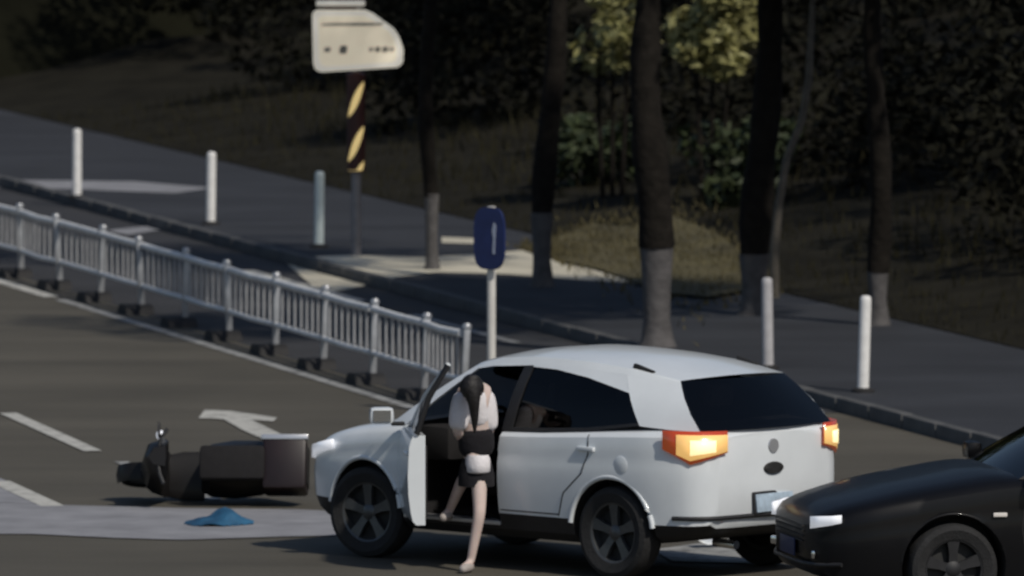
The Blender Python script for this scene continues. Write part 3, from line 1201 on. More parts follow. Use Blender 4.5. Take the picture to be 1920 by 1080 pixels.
    def seat(nm, x, y, wd):
        bm = bmesh.new()
        box(bm, (x, y, fl_ + .22), (.50, wd, .16), .05)
        st_ = obj(nm, bm, M['seat'], root)
        bm = bmesh.new()
        box(bm, (x - .30, y, fl_ + .52), (.15, wd * .96, .58), .06, (0, R(-14), 0))
        obj('seat_back', bm, M['seat'], st_)
        for yy in ([0] if wd < .7 else [-.36, .36]):
            bm = bmesh.new()
            box(bm, (x - .40, y + yy, fl_ + .90), (.10, .25, .17), .045, (0, R(-10), 0))
            obj('headrest', bm, M[c['headrest']], st_)
    seat('front_seat', sx_, .36, .5)
    seat('front_seat', sx_, -.36, .5)
    seat('rear_seat', sx_ - .88, 0, 1.25)
    boxobj('dashboard', (c['cab'][0] - .16, 0, zbelt(.7) - .12), (.34, wh * 1.6, .26), M['interior'], root, .06)
    bm = bmesh.new()
    pts = [Vector((0, .17 * math.cos(2 * math.pi * k / 24), .17 * math.sin(2 * math.pi * k / 24))) for k in range(25)]
    tube(bm, pts, .016, 8, cap=False)
    tube(bm, [(0, -.16, 0), (0, .16, 0)], .014, 6)
    tube(bm, [(0, 0, 0), (.2, 0, -.06)], .03, 8)
    bmesh.ops.rotate(bm, cent=(0, 0, 0), matrix=Matrix.Rotation(R(-22), 3, 'Y'), verts=bm.verts)
    sw = obj('steering_wheel', bm, M['interior'], root)
    sw.location = (c['cab'][0] - .42, .36, zbelt(.5) - .02)
    return root, body, side_pt, yb, zbelt


def patch_on(root, name, prof_fn, poly, m, parent=None):
    pass


# ---- white crossover, driver's door open -------------------------------------------------
fwp, rwp = P(692, 1047), P(1160, 1083)
YAW = R(44)
fwd = Vector((-math.cos(YAW), math.sin(YAW), 0))
lft = Vector((-fwd.y, fwd.x, 0))
mid = (fwp + rwp) / 2
cc = mid - lft * .80
WC = dict(
    name='white_car', label='white crossover car with driver door ajar and tail lamps lit', category='car',
    loc=(cc.x, cc.y, 0), rz=math.atan2(fwd.y, fwd.x), paint='white_car', clad=.415, clad_part=True,
    half_w=.90, xf=1.25, xr=-1.25, track=.78, wheel_r=.335, steer=R(9), lip=.020, lip_mat='white_car',
    floor=.36, cab=(.86, -1.15), seat_x=.12, headrest='pale_cloth',
    prof=[(2.04, .42, .46, .62, .66), (2.01, .58, .38, .69, .735), (1.93, .70, .30, .76, .81), (1.80, .78, .26, .83, .88), (1.62, .835, .24, .885, .945),
          (1.25, .875, .23, .945, 1.01), (.98, .89, .23, .97, 1.045), (.80, .898, .23, .98, 1.03), (.2, .90, .23, .995, 1.02), (-.5, .90, .23, 1.02, 1.04), (-1.25, .895, .24, 1.06, 1.08),
          (-1.60, .87, .27, 1.075, 1.10), (-1.80, .82, .31, 1.08, 1.10), (-1.93, .76, .35, 1.07, 1.10), (-2.0, .68, .39, 1.05, 1.085), (-2.03, .58, .44, 1.02, 1.06)],
    green=dict(
        side=[(1.02, .34), (.90, .25), (.55, .10), (.2, -.02), (-.13, -.18), (-.23, -.27), (-.55, -.50), (-.95, -.80), (-1.46, -1.14), (-1.54, -1.24), (-1.73, -1.43), (-1.96, -1.63)],
        yb=[(1.1, .74), (.9, .80), (.4, .838), (-.6, .845), (-1.3, .82), (-1.7, .76), (-1.93, .69)],
        yr=[(.4, .56), (.0, .60), (-.6, .605), (-1.1, .59), (-1.65, .545)],
        zb=[(1.05, 1.03), (.9, .985), (.2, .995), (-.5, 1.02), (-1.0, 1.05), (-1.38, 1.12), (-1.62, 1.10), (-1.93, 1.09)],
        zr=[(.4, 1.455), (.1, 1.515), (-.3, 1.545), (-.7, 1.535), (-1.0, 1.52), (-1.3, 1.485), (-1.65, 1.43)],
        bulge=(.13, .09), vtop={6: .985, 7: .90, 8: .66},
        glass=[(1, 4, 'front_window'), (5, 8, 'rear_side_window')],
        pillars=[(0, 1, 'front_pillar', 'paint'), (4, 5, 'door_pillar', 'black'), (8, 11, 'rear_pillar', 'paint')]),
    door=dict(x0=.86, x1=-.14),
)
wc, wbody, wside, wyb, wzb = build_car(WC)


def side_y(c, x, z):
    """outer half width of the lower body at x (z ignored apart from tuck-in)"""
    wd, zb, zs, zt = interp(c['prof'], x)
    return wd


# door: hinge at its front edge
DA = R(41)
hx, hy = .855, .845
dr = bpy.data.objects.new('door', None)
col.objects.link(dr)
dr.parent = wc
dr.location = (hx, hy, 0)
dr.rotation_euler = (0, 0, -DA)
L = .985
vsx, fs = [], []
zz_ = [.335, .36, .42, .55, .69, .80, .90, .96, .985]
yo_ = [-.01, .015, .03, .047, .052, .047, .042, .025, .005]
nx = 7
for i in range(nx):
    x = -L * i / (nx - 1)
    for z, y in zip(zz_, yo_):
        vsx.append((x, y, z + .012 * (i / (nx - 1))))
for i in range(nx):
    x = -L * i / (nx - 1)
    for z in zz_:
        vsx.append((x, -.075, z + .012 * (i / (nx - 1))))
m_ = len(zz_)
o_ = nx * m_
for i in range(nx - 1):
    for k in range(m_ - 1):
        a = i * m_ + k
        fs.append((a, a + 1, a + m_ + 1, a + m_))
        fs.append((o_ + a, o_ + a + m_, o_ + a + m_ + 1, o_ + a + 1))
    fs.append((i * m_, (i + 1) * m_, o_ + (i + 1) * m_, o_ + i * m_))
    a = i * m_ + m_ - 1
    fs.append((a, o_ + a, o_ + a + m_, a + m_))
for e in (0, (nx - 1) * m_):
    for k in range(m_ - 1):
        fs.append((e + k, o_ + e + k, o_ + e + k + 1, e + k + 1))
pyobj('door_panel', vsx, fs, M['white_car'], dr, 32)
boxobj('inner_trim', (-L / 2, -.085, .66), (L * .9, .018, .52), M['interior'], dr, .006)
boxobj('door_handle', (-L + .14, .058, .86), (.17, .03, .032), M['white_car'], dr, .01)
# window frame of the door
def dpt(i, v):
    p = wside(i, v, 1)
    return (p.x - hx, p.y - hy - .01, p.z)
fr_pts = [dpt(1, .02), dpt(1, .5), dpt(1, .93), dpt(2, .95), dpt(3, .95), dpt(4, .95)]
fr_pts[3] = (fr_pts[3][0], fr_pts[3][1], fr_pts[3][2])
bm = bmesh.new()
tube(bm, fr_pts, .019, 8)
obj('window_frame', bm, M['white_car'], dr, 60)
tubeobj('rear_frame', [dpt(4, .95), dpt(4, .5), dpt(4, .0)], .022, M['black_plastic'], dr, 8)
vsx, fs = [], []
for i in range(1, 5):
    for v in (.0, .35, .65, .94):
        vsx.append(dpt(i, v))
fs = [(i * 4 + j, (i + 1) * 4 + j, (i + 1) * 4 + j + 1, i * 4 + j + 1) for i in range(3) for j in range(3)]
pyobj('window', vsx, fs, M['glass'], dr, 60)


def mirror_shape(parent, loc, m, side=1):
    bm = bmesh.new()
    box(bm, (0, 0, 0), (.11, .18, .125), .04)
    o = obj('mirror', bm, m, parent)
    o.location = loc
    boxobj('mirror_glass', (-.056, 0, 0), (.004, .13, .085), M['chrome'], o)
    boxobj('mirror_arm', (.0, -.12 * side, -.06), (.06, .10, .03), M['black_plastic'], o, .01)
    return o


mirror_shape(dr, (-.04, .17, 1.07), M['white_car'])
mirror_shape(wc, (.80, -1.0, 1.07), M['white_car'], -1)
boxobj('sill_plate', (.36, .795, .338), (.98, .13, .03), M['silver'], wc, .008)
# rear door: shut line, handle
for s in (1, -1):
    boxobj('rear_door_handle', (-1.02, s * .893, .93), (.17, .035, .032), M['white_car'], wc, .01)
    pts = []
    for z in (.42, .5, .69, .85, .97):
        pts.append((-.17, s * (.897 + .004), z))
bm = bmesh.new()
lathe(bm, [(0, .006), (.060, .005), (.070, 0)], 20, 'Y')
fc = obj('fuel_flap', bm, M['white_car'], wc)
fc.location = (-1.36, .887, .83)
for s in (1, -1):
    bm = bmesh.new()
    # headlamp wrapping the front corner
    for (x0, y0, z0) in ():
        pass
    vsx, fs = [], []
    hl = [(1.995, .50), (1.95, .655), (1.86, .735), (1.73, .795), (1.58, .835)]
    for k, (x, y) in enumerate(hl):
        f = k / (len(hl) - 1)
        zt = .735 + .12 * f
        zb = .655 + .13 * f
        for z in (zb, (zb + zt) / 2 + .0, zt):
            vsx.append((x + .018 * (1 - f), s * (y + .020 + .008 * f), z))
    fs = [(i * 3 + j, (i + 1) * 3 + j, (i + 1) * 3 + j + 1, i * 3 + j + 1) for i in range(4) for j in range(2)]
    o = pyobj('headlamp', vsx, fs, M['lamp_white'], wc, 60)
    md = o.modifiers.new('s', 'SOLIDIFY')
    md.thickness = .03
    md.offset = 0
    apply_mods(o)
    # tail lamp: red housing with the lit segment inside it
    def tl(name, x_a, k0, k1, zlo, zhi, m, proud, par):
        tlp = [(-1.62, .868), (-1.74, .838), (-1.84, .80), (-1.93, .755), (-1.99, .69), (-2.025, .60), (-2.04, .50)]
        vsx = []
        seg = tlp[k0:k1 + 1]
        for k, (x, y) in enumerate(seg):
            f = (k0 + k) / 6
            taper = .25 + .75 * min(1, (f + .1) * 1.6) if f < .5 else 1 - .35 * (f - .5) * 2
            zm = .995 - .02 * f
            hf_ = (zhi - zlo) / 2
            zt_ = zm + hf_ - .012 * (1 - f)
            zl_ = zt_ - 2 * hf_ * taper
            for z in (zl_, (zl_ + zt_) / 2, zt_):
                vsx.append((x - proud * .7 * f, s * (y + proud * (1 - .5 * f)), z))
        nn = len(seg)
        fs = [(i * 3 + j, (i + 1) * 3 + j, (i + 1) * 3 + j + 1, i * 3 + j + 1) for i in range(nn - 1) for j in range(2)]
        o = pyobj(name, vsx, fs, m, par, 60)
        md = o.modifiers.new('s', 'SOLIDIFY')
        md.thickness = .012
        md.offset = 0
        apply_mods(o)
        return o
    t_ = tl('tail_lamp', 0, 1, 6, .80, 1.04, M['lamp_red'], .018, wc)
    tl('lit_lens', 0, 2, 6, .83, 1.015, M['lamp_lit'], .026, t_)
    tl('bulb_core', 0, 3, 5, .875, .985, M['lamp_core'], .036, t_)
# number plate recess, badge, bumper bits at the tail
bm = bmesh.new()
lathe(bm, [(0, .014), (.9, .012), (1.0, 0)], 24, 'Y')
for v in bm.verts:
    v.co = Vector((-v.co.y, v.co.x * .105, v.co.z * .045))
hh_ = obj('hatch_handle', bm, M['rubber'], wc, 50)
hh_.location = (-2.034, 0, .80)
plm = mat('plate_pale_blue', (.42, .52, .62), .5, var=.25, scale=14)
boxobj('number_plate', (-2.045, 0, .555), (.014, .42, .13), plm, wc, .004, (0, R(6), R(4)))
boxobj('plate_frame', (-2.034, 0, .555), (.012, .46, .165), M['black_plastic'], wc, .004, (0, R(6), R(4)))
bm = bmesh.new()
lathe(bm, [(0, .012), (.05, .010), (.055, 0)], 18, 'Y')
bmesh.ops.rotate(bm, cent=(0, 0, 0), matrix=Matrix.Rotation(R(90), 3, 'Z'), verts=bm.verts)
bdg = obj('badge', bm, M['silver'], wc)
bdg.location = (-2.030, 0, .96)
bm = bmesh.new()
tube(bm, [(-1.80, .815, .47), (-1.93, .755, .47), (-2.0, .675, .47), (-2.035, .57, .47), (-2.045, 0, .47), (-2.035, -.57, .47), (-2.0, -.675, .47), (-1.93, -.755, .47)], .016, 8)
obj('bumper_trim', bm, M['black_plastic'], wc, 60)


def surf_y(c, x, z):
    wd, zb, zs, zt = interp_s(c['prof'], x)
    zcl = max(c['clad'], zb + .03)
    zm = zcl + (zs - zcl) * .45
    tab = [(zb + .03 + (zcl - zb - .03) * .25, .93), (zcl, .975), (zcl + (zm - zcl) * .5, .992), (zm, 1.0), (zm + (zs - zm) * .32, .998), (zm + (zs - zm) * .52, .985), (zm + (zs - zm) * .62, .988), (zs - .035, .968), (zs - .005, .935)]
    if z <= tab[0][0]:
        return wd * tab[0][1]
    for (a, fa), (b, fb) in zip(tab, tab[1:]):
        if a <= z <= b:
            return wd * (fa + (fb - fa) * (z - a) / (b - a))
    return wd * .93


def shut_line(c, root, path, s):
    pts = []
    for (x0, z0), (x1, z1) in zip(path, path[1:]):
        for k in range(6):
            f = k / 6
            x, z = x0 + (x1 - x0) * f, z0 + (z1 - z0) * f
            pts.append((x, s * surf_y(c, x, z), z))
    x, z = path[-1]
    pts.append((x, s * surf_y(c, x, z), z))
    tubeobj('shut_line', pts, .0055, M['rubber'], root, 6)


for s in (1, -1):
    shut_line(WC, wc, [(-1.02, 1.03), (-1.04, .90), (-.98, .75), (-.80, .60), (-.74, .43)], s)
    shut_line(WC, wc, [(-.16, .44), (-.74, .44)], s)
    if s < 0:
        shut_line(WC, wc, [(-.155, 1.0), (-.15, .44)], s)
        shut_line(WC, wc, [(.86, .97), (.86, .44), (-.15, .44)], s)
boxobj('rear_reflector', (-1.985, .60, .455), (.02, .16, .035), M['lamp_red'], wc, .005, (0, 0, R(-22)))
tubeobj('exhaust_tip', [(-1.85, .42, .28), (-2.06, .42, .27)], .032, M['chrome'], wc, 12)
for s in (1, -1):
    boxobj('roof_rail_foot', (-1.27, s * .545, 1.49), (.20, .035, .05), M['rubber'], wc, .012, (0, R(-14), 0))
boxobj('grille', (2.035, 0, .60), (.03, .66, .12), M['black_plastic'], wc, .01)
bm = bmesh.new()
box(bm, (1.99, 0, .36), (.04, .9, .10), .015)
obj('lower_intake', bm, M['black_plastic'], wc)


# ---- black saloon at the right, nose against the white car's tail --------------------------
BY = R(12)
bf = Vector((-math.cos(BY), -math.sin(BY), 0))
bl_ = Vector((-bf.y, bf.x, 0))
hlp = P(1594, 1154)                 # ground below its near headlamp
bc = hlp - bf * 2.02 - bl_ * .70
BC = dict(
    name='black_car', label='glossy black saloon car with pale headlamps, nose at the white car tail', category='car',
    loc=(bc.x, bc.y, 0), rz=math.atan2(bf.y, bf.x), paint='black_car', clad=.25, clad_part=False,
    rim='black_plastic', half_w=.90, xf=1.32, xr=-1.35, track=.78, wheel_r=.32, steer=R(4), lip=.012, lip_mat='black_car',
    floor=.30, cab=(.66, -1.1), seat_x=-.05, headrest='seat',
    prof=[(2.28, .42, .40, .58, .62), (2.24, .62, .30, .64, .69), (2.14, .74, .24, .69, .75), (1.98, .81, .22, .74, .80), (1.7, .86, .21, .80, .87), (1.32, .885, .20, .86, .94), (.95, .895, .20, .91, .99),
          (.75, .90, .20, .92, .97), (0, .90, .20, .93, .95), (-.9, .90, .20, .95, .97), (-1.35, .89, .21, .97, 1.0), (-1.8, .86, .24, .98, 1.03), (-2.1, .80, .28, .98, 1.03), (-2.25, .70, .34, .95, 1.0), (-2.3, .58, .40, .90, .95)],
    green=dict(
        side=[(.84, .06), (.72, -.01), (.45, -.06), (.12, -.13), (-.17, -.22), (-.27, -.30), (-.6, -.5), (-1.0, -.72), (-1.25, -.9), (-1.35, -.98), (-1.62, -1.1)],
        yb=[(1.1, .74), (.9, .79), (.4, .83), (-.6, .84), (-1.2, .80), (-1.62, .70)],
        yr=[(.3, .54), (0, .58), (-.5, .58), (-1.1, .52)],
        zb=[(1.05, .985), (.9, .935), (.2, .935), (-.9, .965), (-1.35, .99), (-1.62, 1.0)],
        zr=[(.2, 1.36), (0, 1.40), (-.4, 1.43), (-.8, 1.415), (-1.1, 1.36)],
        bulge=(.14, .12),
        glass=[(1, 4, 'front_window'), (5, 8, 'rear_side_window')],
        pillars=[(0, 1, 'front_pillar', 'paint'), (4, 5, 'door_pillar', 'black'), (8, 10, 'rear_pillar', 'paint')]),
)
bcar, bbody, bside, byb, bzb = build_car(BC)
for s in (1, -1):
    vsx = []
    hl = [(2.235, .55), (2.20, .64), (2.15, .715), (2.10, .75)]
    for k, (x, y) in enumerate(hl):
        f = k / 3
        for z in (.60 + .05 * f, .645 + .035 * f, .685 + .02 * f):
            vsx.append((x + .03 * (1 - f), s * (y + .022), z))
    fs = [(i * 3 + j, (i + 1) * 3 + j, (i + 1) * 3 + j + 1, i * 3 + j + 1) for i in range(3) for j in range(2)]
    o = pyobj('headlamp', vsx, fs, M['lamp_white'], bcar, 60)
    md = o.modifiers.new('s', 'SOLIDIFY')
    md.thickness = .03
    md.offset = 0
    apply_mods(o)
    boxobj('fog_lamp', (2.235, s * .56, .42), (.03, .14, .06), M['chrome'], bcar, .015, (0, 0, R(-28) * s))
    mirror_shape(bcar, (.72, s * 1.0, 1.0), M['black_car'], s)
    boxobj('side_repeater', (1.0, s * .903, .70), (.10, .02, .03), M['lamp_amber'], bcar, .008)
    for x in (-.05, -1.05):
        boxobj('door_handle', (x, s * .905, .84), (.19, .035, .03), M['chrome'], bcar, .01)
    vsx = []
    tlp = [(-1.95, .83), (-2.12, .785), (-2.23, .70), (-2.285, .58), (-2.30, .45)]
    for k, (x, y) in enumerate(tlp):
        for z in (.72, .80, .88):
            vsx.append((x - .015, s * (y + .012), z))
    fs = [(i * 3 + j, (i + 1) * 3 + j, (i + 1) * 3 + j + 1, i * 3 + j + 1) for i in range(4) for j in range(2)]
    o = pyobj('tail_lamp', vsx, fs, M['lamp_red'], bcar, 60)
    md = o.modifiers.new('s', 'SOLIDIFY')
    md.thickness = .03
    md.offset = 0
    apply_mods(o)
for s in (1, -1):
    shut_line(BC, bcar, [(.80, .91), (.84, .60), (.80, .30)], s)
    shut_line(BC, bcar, [(-.22, .93), (-.2, .60), (-.2, .30), (.80, .30)], s)
    shut_line(BC, bcar, [(-1.2, .95), (-1.1, .75), (-.9, .50), (-.8, .30), (-.2, .30)], s)
bm = bmesh.new()
for k in range(4):
    box(bm, (2.285, 0, .50 + .035 * k), (.02, .80, .010))
gr = obj('grille', bm, M['rim_dark'], bcar)
bm = bmesh.new()
tube(bm, [(2.10, .78, .36), (2.22, .66, .35), (2.285, .42, .345), (2.295, 0, .345), (2.285, -.42, .345), (2.22, -.66, .35), (2.10, -.78, .36)], .016, 8)
obj('bumper_trim', bm, M['black_plastic'], bcar, 60)
boxobj('number_plate', (2.30, 0, .44), (.012, .42, .12), M['plate'], bcar, .003)

# crumpled bumper piece on the road between the cars
q = P(1500, 1010)
rnd = random.Random(5)
vsx, fs = [], []
for i in range(9):
    for j in range(4):
        t = i / 8
        vsx.append((-.32 + .64 * t, .10 * math.sin(t * 3.1) + rnd.uniform(-.02, .02), .02 + .05 * j + rnd.uniform(-.015, .015) + .05 * math.sin(t * 6)))
fs = [(i * 4 + j, (i + 1) * 4 + j, (i + 1) * 4 + j + 1, i * 4 + j + 1) for i in range(8) for j in range(3)]
o = pyobj('bumper_piece', vsx, fs, M['white_car'], None, 25)
md = o.modifiers.new('s', 'SOLIDIFY')
md.thickness = .006
apply_mods(o)
o.location = P(1390, 1030)
o.rotation_euler = (R(-70), 0, R(10))
o.location.z = .06
tag(o, 'crumpled white bumper piece on the road beside the black car nose', 'car part')

# ================================================================== PERSON at the open door
ft = P(878, 1073)
pr = thing('person', 'person in pale top and dark skirt, head bowed, stepping out at the open car door', 'person', (ft.x, ft.y, 0))
K_ = 257.0


def pp(px, py, dy):
    """height and sideways place read from the photo, dy metres further from the camera"""
    return ((px - 878) / K_, dy, (1073 - py) / K_ - dy * .02)


# joints
J = {}
J['pel'] = pp(893, 868, .16)
J['sp1'] = pp(893, 822, .14)
J['sp2'] = pp(889, 775, .11)
J['chest'] = pp(887, 742, .09)
J['neck'] = pp(886, 724, .05)
J['head0'] = pp(885, 718, .00)
J['head1'] = pp(884, 712, -.06)
J['shL'] = pp(866, 740, .06)
J['elL'] = pp(858, 812, .04)
J['wrL'] = pp(874, 838, .32)
J['shR'] = pp(910, 738, .14)
J['elR'] = pp(916, 815, .16)
J['wrR'] = pp(910, 840, .38)
J['hipN'] = pp(898, 880, .10)
J['knN'] = pp(899, 965, .00)
J['anN'] = pp(882, 1055, .02)
J['toN'] = (-.05, -.11, .03)
J['hipF'] = pp(886, 880, .24)
J['knF'] = pp(864, 912, .22)
J['anF'] = pp(842, 965, .36)
J['toF'] = (J['anF'][0] - .05, J['anF'][1] - .12, J['anF'][2] - .04)
V = lambda *k: [J[x] for x in k]
names = ['pel', 'sp1', 'sp2', 'chest', 'neck', 'head0', 'shL', 'elL', 'wrL', 'shR', 'elR', 'wrR', 'hipN', 'knN', 'anN', 'toN', 'hipF', 'knF', 'anF', 'toF']
rad = dict(pel=(.13, .10), sp1=(.115, .09), sp2=(.12, .09), chest=(.12, .09), neck=.055, head0=.06, shL=.055, elL=.042, wrL=.030, shR=.055, elR=.042, wrR=.030,
           hipN=.07, knN=.047, anN=.031, toN=.028, hipF=.07, knF=.047, anF=.031, toF=.03)
ed = [('pel', 'sp1'), ('sp1', 'sp2'), ('sp2', 'chest'), ('chest', 'neck'), ('neck', 'head0'), ('chest', 'shL'), ('shL', 'elL'), ('elL', 'wrL'), ('chest', 'shR'), ('shR', 'elR'), ('elR', 'wrR'),
      ('pel', 'hipN'), ('hipN', 'knN'), ('knN', 'anN'), ('anN', 'toN'), ('pel', 'hipF'), ('hipF', 'knF'), ('knF', 'anF'), ('anF', 'toF')]
# calves
vs_l = V(*names)
ix = {k: i for i, k in enumerate(names)}
E_ = [(ix[a], ix[b]) for a, b in ed]
skin_mesh('body', vs_l, E_, [rad[k] for k in names], M['skin'], pr)
# head, bowed: ellipsoid with nose, ears, brow
hd = Vector(J['head0']) + Vector((.0, -.10, -.045))
bm = bmesh.new()
bmesh.ops.create_uvsphere(bm, u_segments=24, v_segments=16, radius=1)
for v in bm.verts:
    x, y, z = v.co
    jaw = 1 - .22 * max(0, -z) ** 1.2
    v.co = Vector((x * .075 * jaw, y * .092 * (1 - .12 * max(0, -z)), z * .112))
    if y < -.6 and -.35 < z < .15 and abs(x) < .22:
        v.co.y -= .016 * (1 - abs(x) / .22)          # nose
    if y < -.5 and abs(z - .12) < .14 and .2 < abs(x) < .55:
        v.co.y += .006                               # eye sockets
    if y < -.5 and abs(z + .52) < .08 and abs(x) < .35:
        v.co.y += .004                               # mouth
for s in (1, -1):
    box(bm, (s * .076, .01, -.01), (.018, .035, .055), .007)
h_o = obj('head', bm, M['skin'], pr, 70)
h_o.location = hd
h_o.rotation_euler = (R(80), 0, R(-8))
bm = bmesh.new()
bmesh.ops.create_uvsphere(bm, u_segments=24, v_segments=16, radius=1)
for v in list(bm.verts):
    x, y, z = v.co
    if (y < -.45 and z < .42) or z < -.8:
        bm.verts.remove(v)
        continue
    v.co = Vector((x * .088, y * .106 + .004, z * .124 + .006))
hr = obj('hair', bm, M['hair'], h_o, 70)
md = hr.modifiers.new('s', 'SOLIDIFY')
md.thickness = .012
apply_mods(hr)
for s in (1, -1):
    bm = bmesh.new()
    bmesh.ops.create_uvsphere(bm, u_segments=10, v_segments=8, radius=.011)
    e_ = obj('eye', bm, M['hair'], h_o)
    e_.location = (s * .030, -.080, .012)
# pale shirt over a dark waist, long hair falling in front, pale hem, dark skirt
w0 = Vector(J['sp1']).lerp(Vector(J['sp2']), .30)
skin_mesh('shirt', [w0, Vector(J['sp2']), Vector(J['chest']), Vector(J['neck'])], [(0, 1), (1, 2), (2, 3)], [(.118, .10), (.122, .105), (.122, .10), (.062, .058)], M['shirt'], pr)
skin_mesh('waistband', [Vector(J['pel']), Vector(J['sp1']), w0 + Vector((0, 0, .03))], [(0, 1), (1, 2)], [(.150, .132), (.142, .124), (.134, .118)], M['dark_cloth'], pr)
hq = Vector(J['head0'])
bm = bmesh.new()
tube(bm, [hq + Vector((.0, -.13, .03)), hq + Vector((.005, -.17, -.06)), hq + Vector((.015, -.15, -.16)), hq + Vector((.02, -.13, -.27)), hq + Vector((.02, -.11, -.36))], [.065, .062, .040, .026, .008], 12)
obj('long_hair', bm, M['hair'], pr, 70)
for a, b in (('shL', 'elL'), ('shR', 'elR')):
    va, vb = Vector(J[a]), Vector(J[b])
    skin_mesh('sleeve', [va + Vector((0, 0, .02)), va.lerp(vb, .35), va.lerp(vb, .75), va.lerp(vb, .98)], [(0, 1), (1, 2), (2, 3)], [.064, .080, .082, .062], M['shirt'], pr)
pz = Vector(J['pel'])
bm = bmesh.new()
lathe(bm, [(.125, .06), (.145, .03), (.150, -.02), (.150, -.06), (.13, -.07)], 20)
for v in bm.verts:
    v.co = Vector((v.co.x * .62, v.co.y * .8, v.co.z))
hm = obj('shirt_hem', bm, M['shirt'], pr, 60)
hm.location = pz + Vector((.01, -.05, -.01))
bm = bmesh.new()
lathe(bm, [(.120, .05), (.145, 0), (.165, -.08), (.165, -.15)], 20)
for v in bm.verts:
    v.co = Vector((v.co.x * .8, v.co.y * .9, v.co.z))
sk_ = obj('skirt', bm, M['dark_cloth'], pr, 60)
sk_.location = pz + Vector((0, .0, -.03))


def hand(parent, wrist, dirv, curl_axis, sgn):
    w_ = Vector(wrist)
    d = Vector(dirv).normalized()
    c_ = Vector(curl_axis).normalized()
    nrm = d.cross(c_).normalized()
    vv = [w_, w_ + d * .05, w_ + d * .085]
    ee = [(0, 1), (1, 2)]
    rr = [.027, (.036, .018), (.036, .016)]
    o = skin_mesh('hand', vv, ee, rr, M['skin'], parent, 1)
    for k, ln in enumerate((.068, .078, .073, .058)):
        b = w_ + d * .085 + c_ * (.025 - .0165 * k)
        p1 = b + d * ln * .45 + nrm * .012 * sgn
        p2 = p1 + (d * .6 + nrm * .8 * sgn).normalized() * ln * .32
        p3 = p2 + (nrm * sgn - d * .2).normalized() * ln * .26
        skin_mesh('finger', [b - d * .012, p1, p2, p3], [(0, 1), (1, 2), (2, 3)], [.0092, .009, .0085, .0075], M['skin'], o, 1)
    b = w_ + d * .03 + c_ * .03
    skin_mesh('thumb', [b, b + c_ * .022 + d * .02, b + c_ * .028 + d * .05], [(0, 1), (1, 2)], [.012, .0105, .009], M['skin'], o, 1)
    return o


hand(pr, J['wrL'], (.3, .7, -.5), (.7, -.1, .4), 1)
hand(pr, J['wrR'], (-.2, .7, -.5), (-.7, -.1, .4), -1)
for a, t_ in (('anN', 'toN'), ('anF', 'toF')):
    va, vt = Vector(J[a]), Vector(J[t_])
    base = .0 if a == 'anN' else va.z - .07
    skin_mesh('shoe', [Vector((va.x, va.y + .03, base + .038)), Vector((va.x - .02, va.y - .05, base + .038)), Vector((vt.x, vt.y - .03, base + .030))], [(0, 1), (1, 2)], [.040, .042, .030], M['shoe'], pr, 1)

# ================================================================== TOPPLED SCOOTER
q = P(376, 949)
sctr = thing('scooter', 'toppled dark maroon electric scooter with a rear box lying on the road', 'scooter', (q.x, q.y, 0), R(180 - 3))
# local: lying on its left side; length along x, former height along +y (away), former width up z
lay = Matrix.Rotation(R(-74), 4, 'X')


def lie(bm):
    bmesh.ops.transform(bm, matrix=Matrix.Translation((0, -.62, .225)) @ lay @ Matrix.Translation((0, 0, -.05)), verts=bm.verts)


def spart(name, bm, m, parent=None, ang=40):
    lie(bm)
    return obj(name, bm, m, parent or sctr, ang)


for x, nm in ((.58, 'front_wheel'), (-.52, 'rear_wheel')):
    bm = bmesh.new()
    lathe(bm, [(.13, -.04), (.19, -.05), (.215, -.03), (.215, .03), (.19, .05), (.13, .04)], 26, 'Y', closed=True)
    bmesh.ops.translate(bm, vec=(x, 0, .215), verts=bm.verts)
    wo = spart(nm, bm, M['tyre'])
    bm = bmesh.new()
    lathe(bm, [(0, -.03), (.128, -.035), (.128, .035), (0, .03)], 20, 'Y')
    bmesh.ops.translate(bm, vec=(x, 0, .215), verts=bm.verts)
    spart('rim', bm, M['rim'], wo)


def loftx(secs):
    """secs: (x, half width, z low, z high)"""
    bm = bmesh.new()
    rg = []
    for x, wd, zl, zh in secs:
        c = [(wd * .6, zl), (wd, zl + (zh - zl) * .3), (wd, zl + (zh - zl) * .75), (wd * .65, zh)]
        rg.append([bm.verts.new((x, y, z)) for y, z in c] + [bm.verts.new((x, -y, z)) for y, z in c[::-1]])
    for a, b in zip(rg, rg[1:]):
        for k in range(8):
            bm.faces.new((a[k], a[(k + 1) % 8], b[(k + 1) % 8], b[k]))
    bm.faces.new(rg[0])
    bm.faces.new(rg[-1][::-1])
    return bm


spart('body_shell', loftx([(.02, .13, .22, .34), (-.08, .19, .24, .66), (-.30, .21, .26, .74), (-.55, .20, .38, .76), (-.78, .13, .50, .74)]), M['scooter'])
spart('floorboard', loftx([(.40, .15, .20, .30), (.20, .19, .18, .29), (.0, .19, .18, .29)]), M['scooter'])
bm = bmesh.new()
rg = []
for z, x, wd, t in ((.20, .38, .15, .08), (.40, .44, .20, .09), (.62, .46, .21, .10), (.82, .42, .18, .10), (.98, .38, .13, .11), (1.04, .37, .08, .08)):
    rg.append([bm.verts.new(p) for p in ((x - t, wd, z), (x + t * .4, wd * .8, z), (x + t, 0, z), (x + t * .4, -wd * .8, z), (x - t, -wd, z), (x - t * 1.05, 0, z))])
for a, b in zip(rg, rg[1:]):
    for k in range(6):
        bm.faces.new((a[k], a[(k + 1) % 6], b[(k + 1) % 6], b[k]))
bm.faces.new(rg[0])
bm.faces.new(rg[-1][::-1])
spart('front_apron', bm, M['scooter'])
bm = bmesh.new()
rg = []
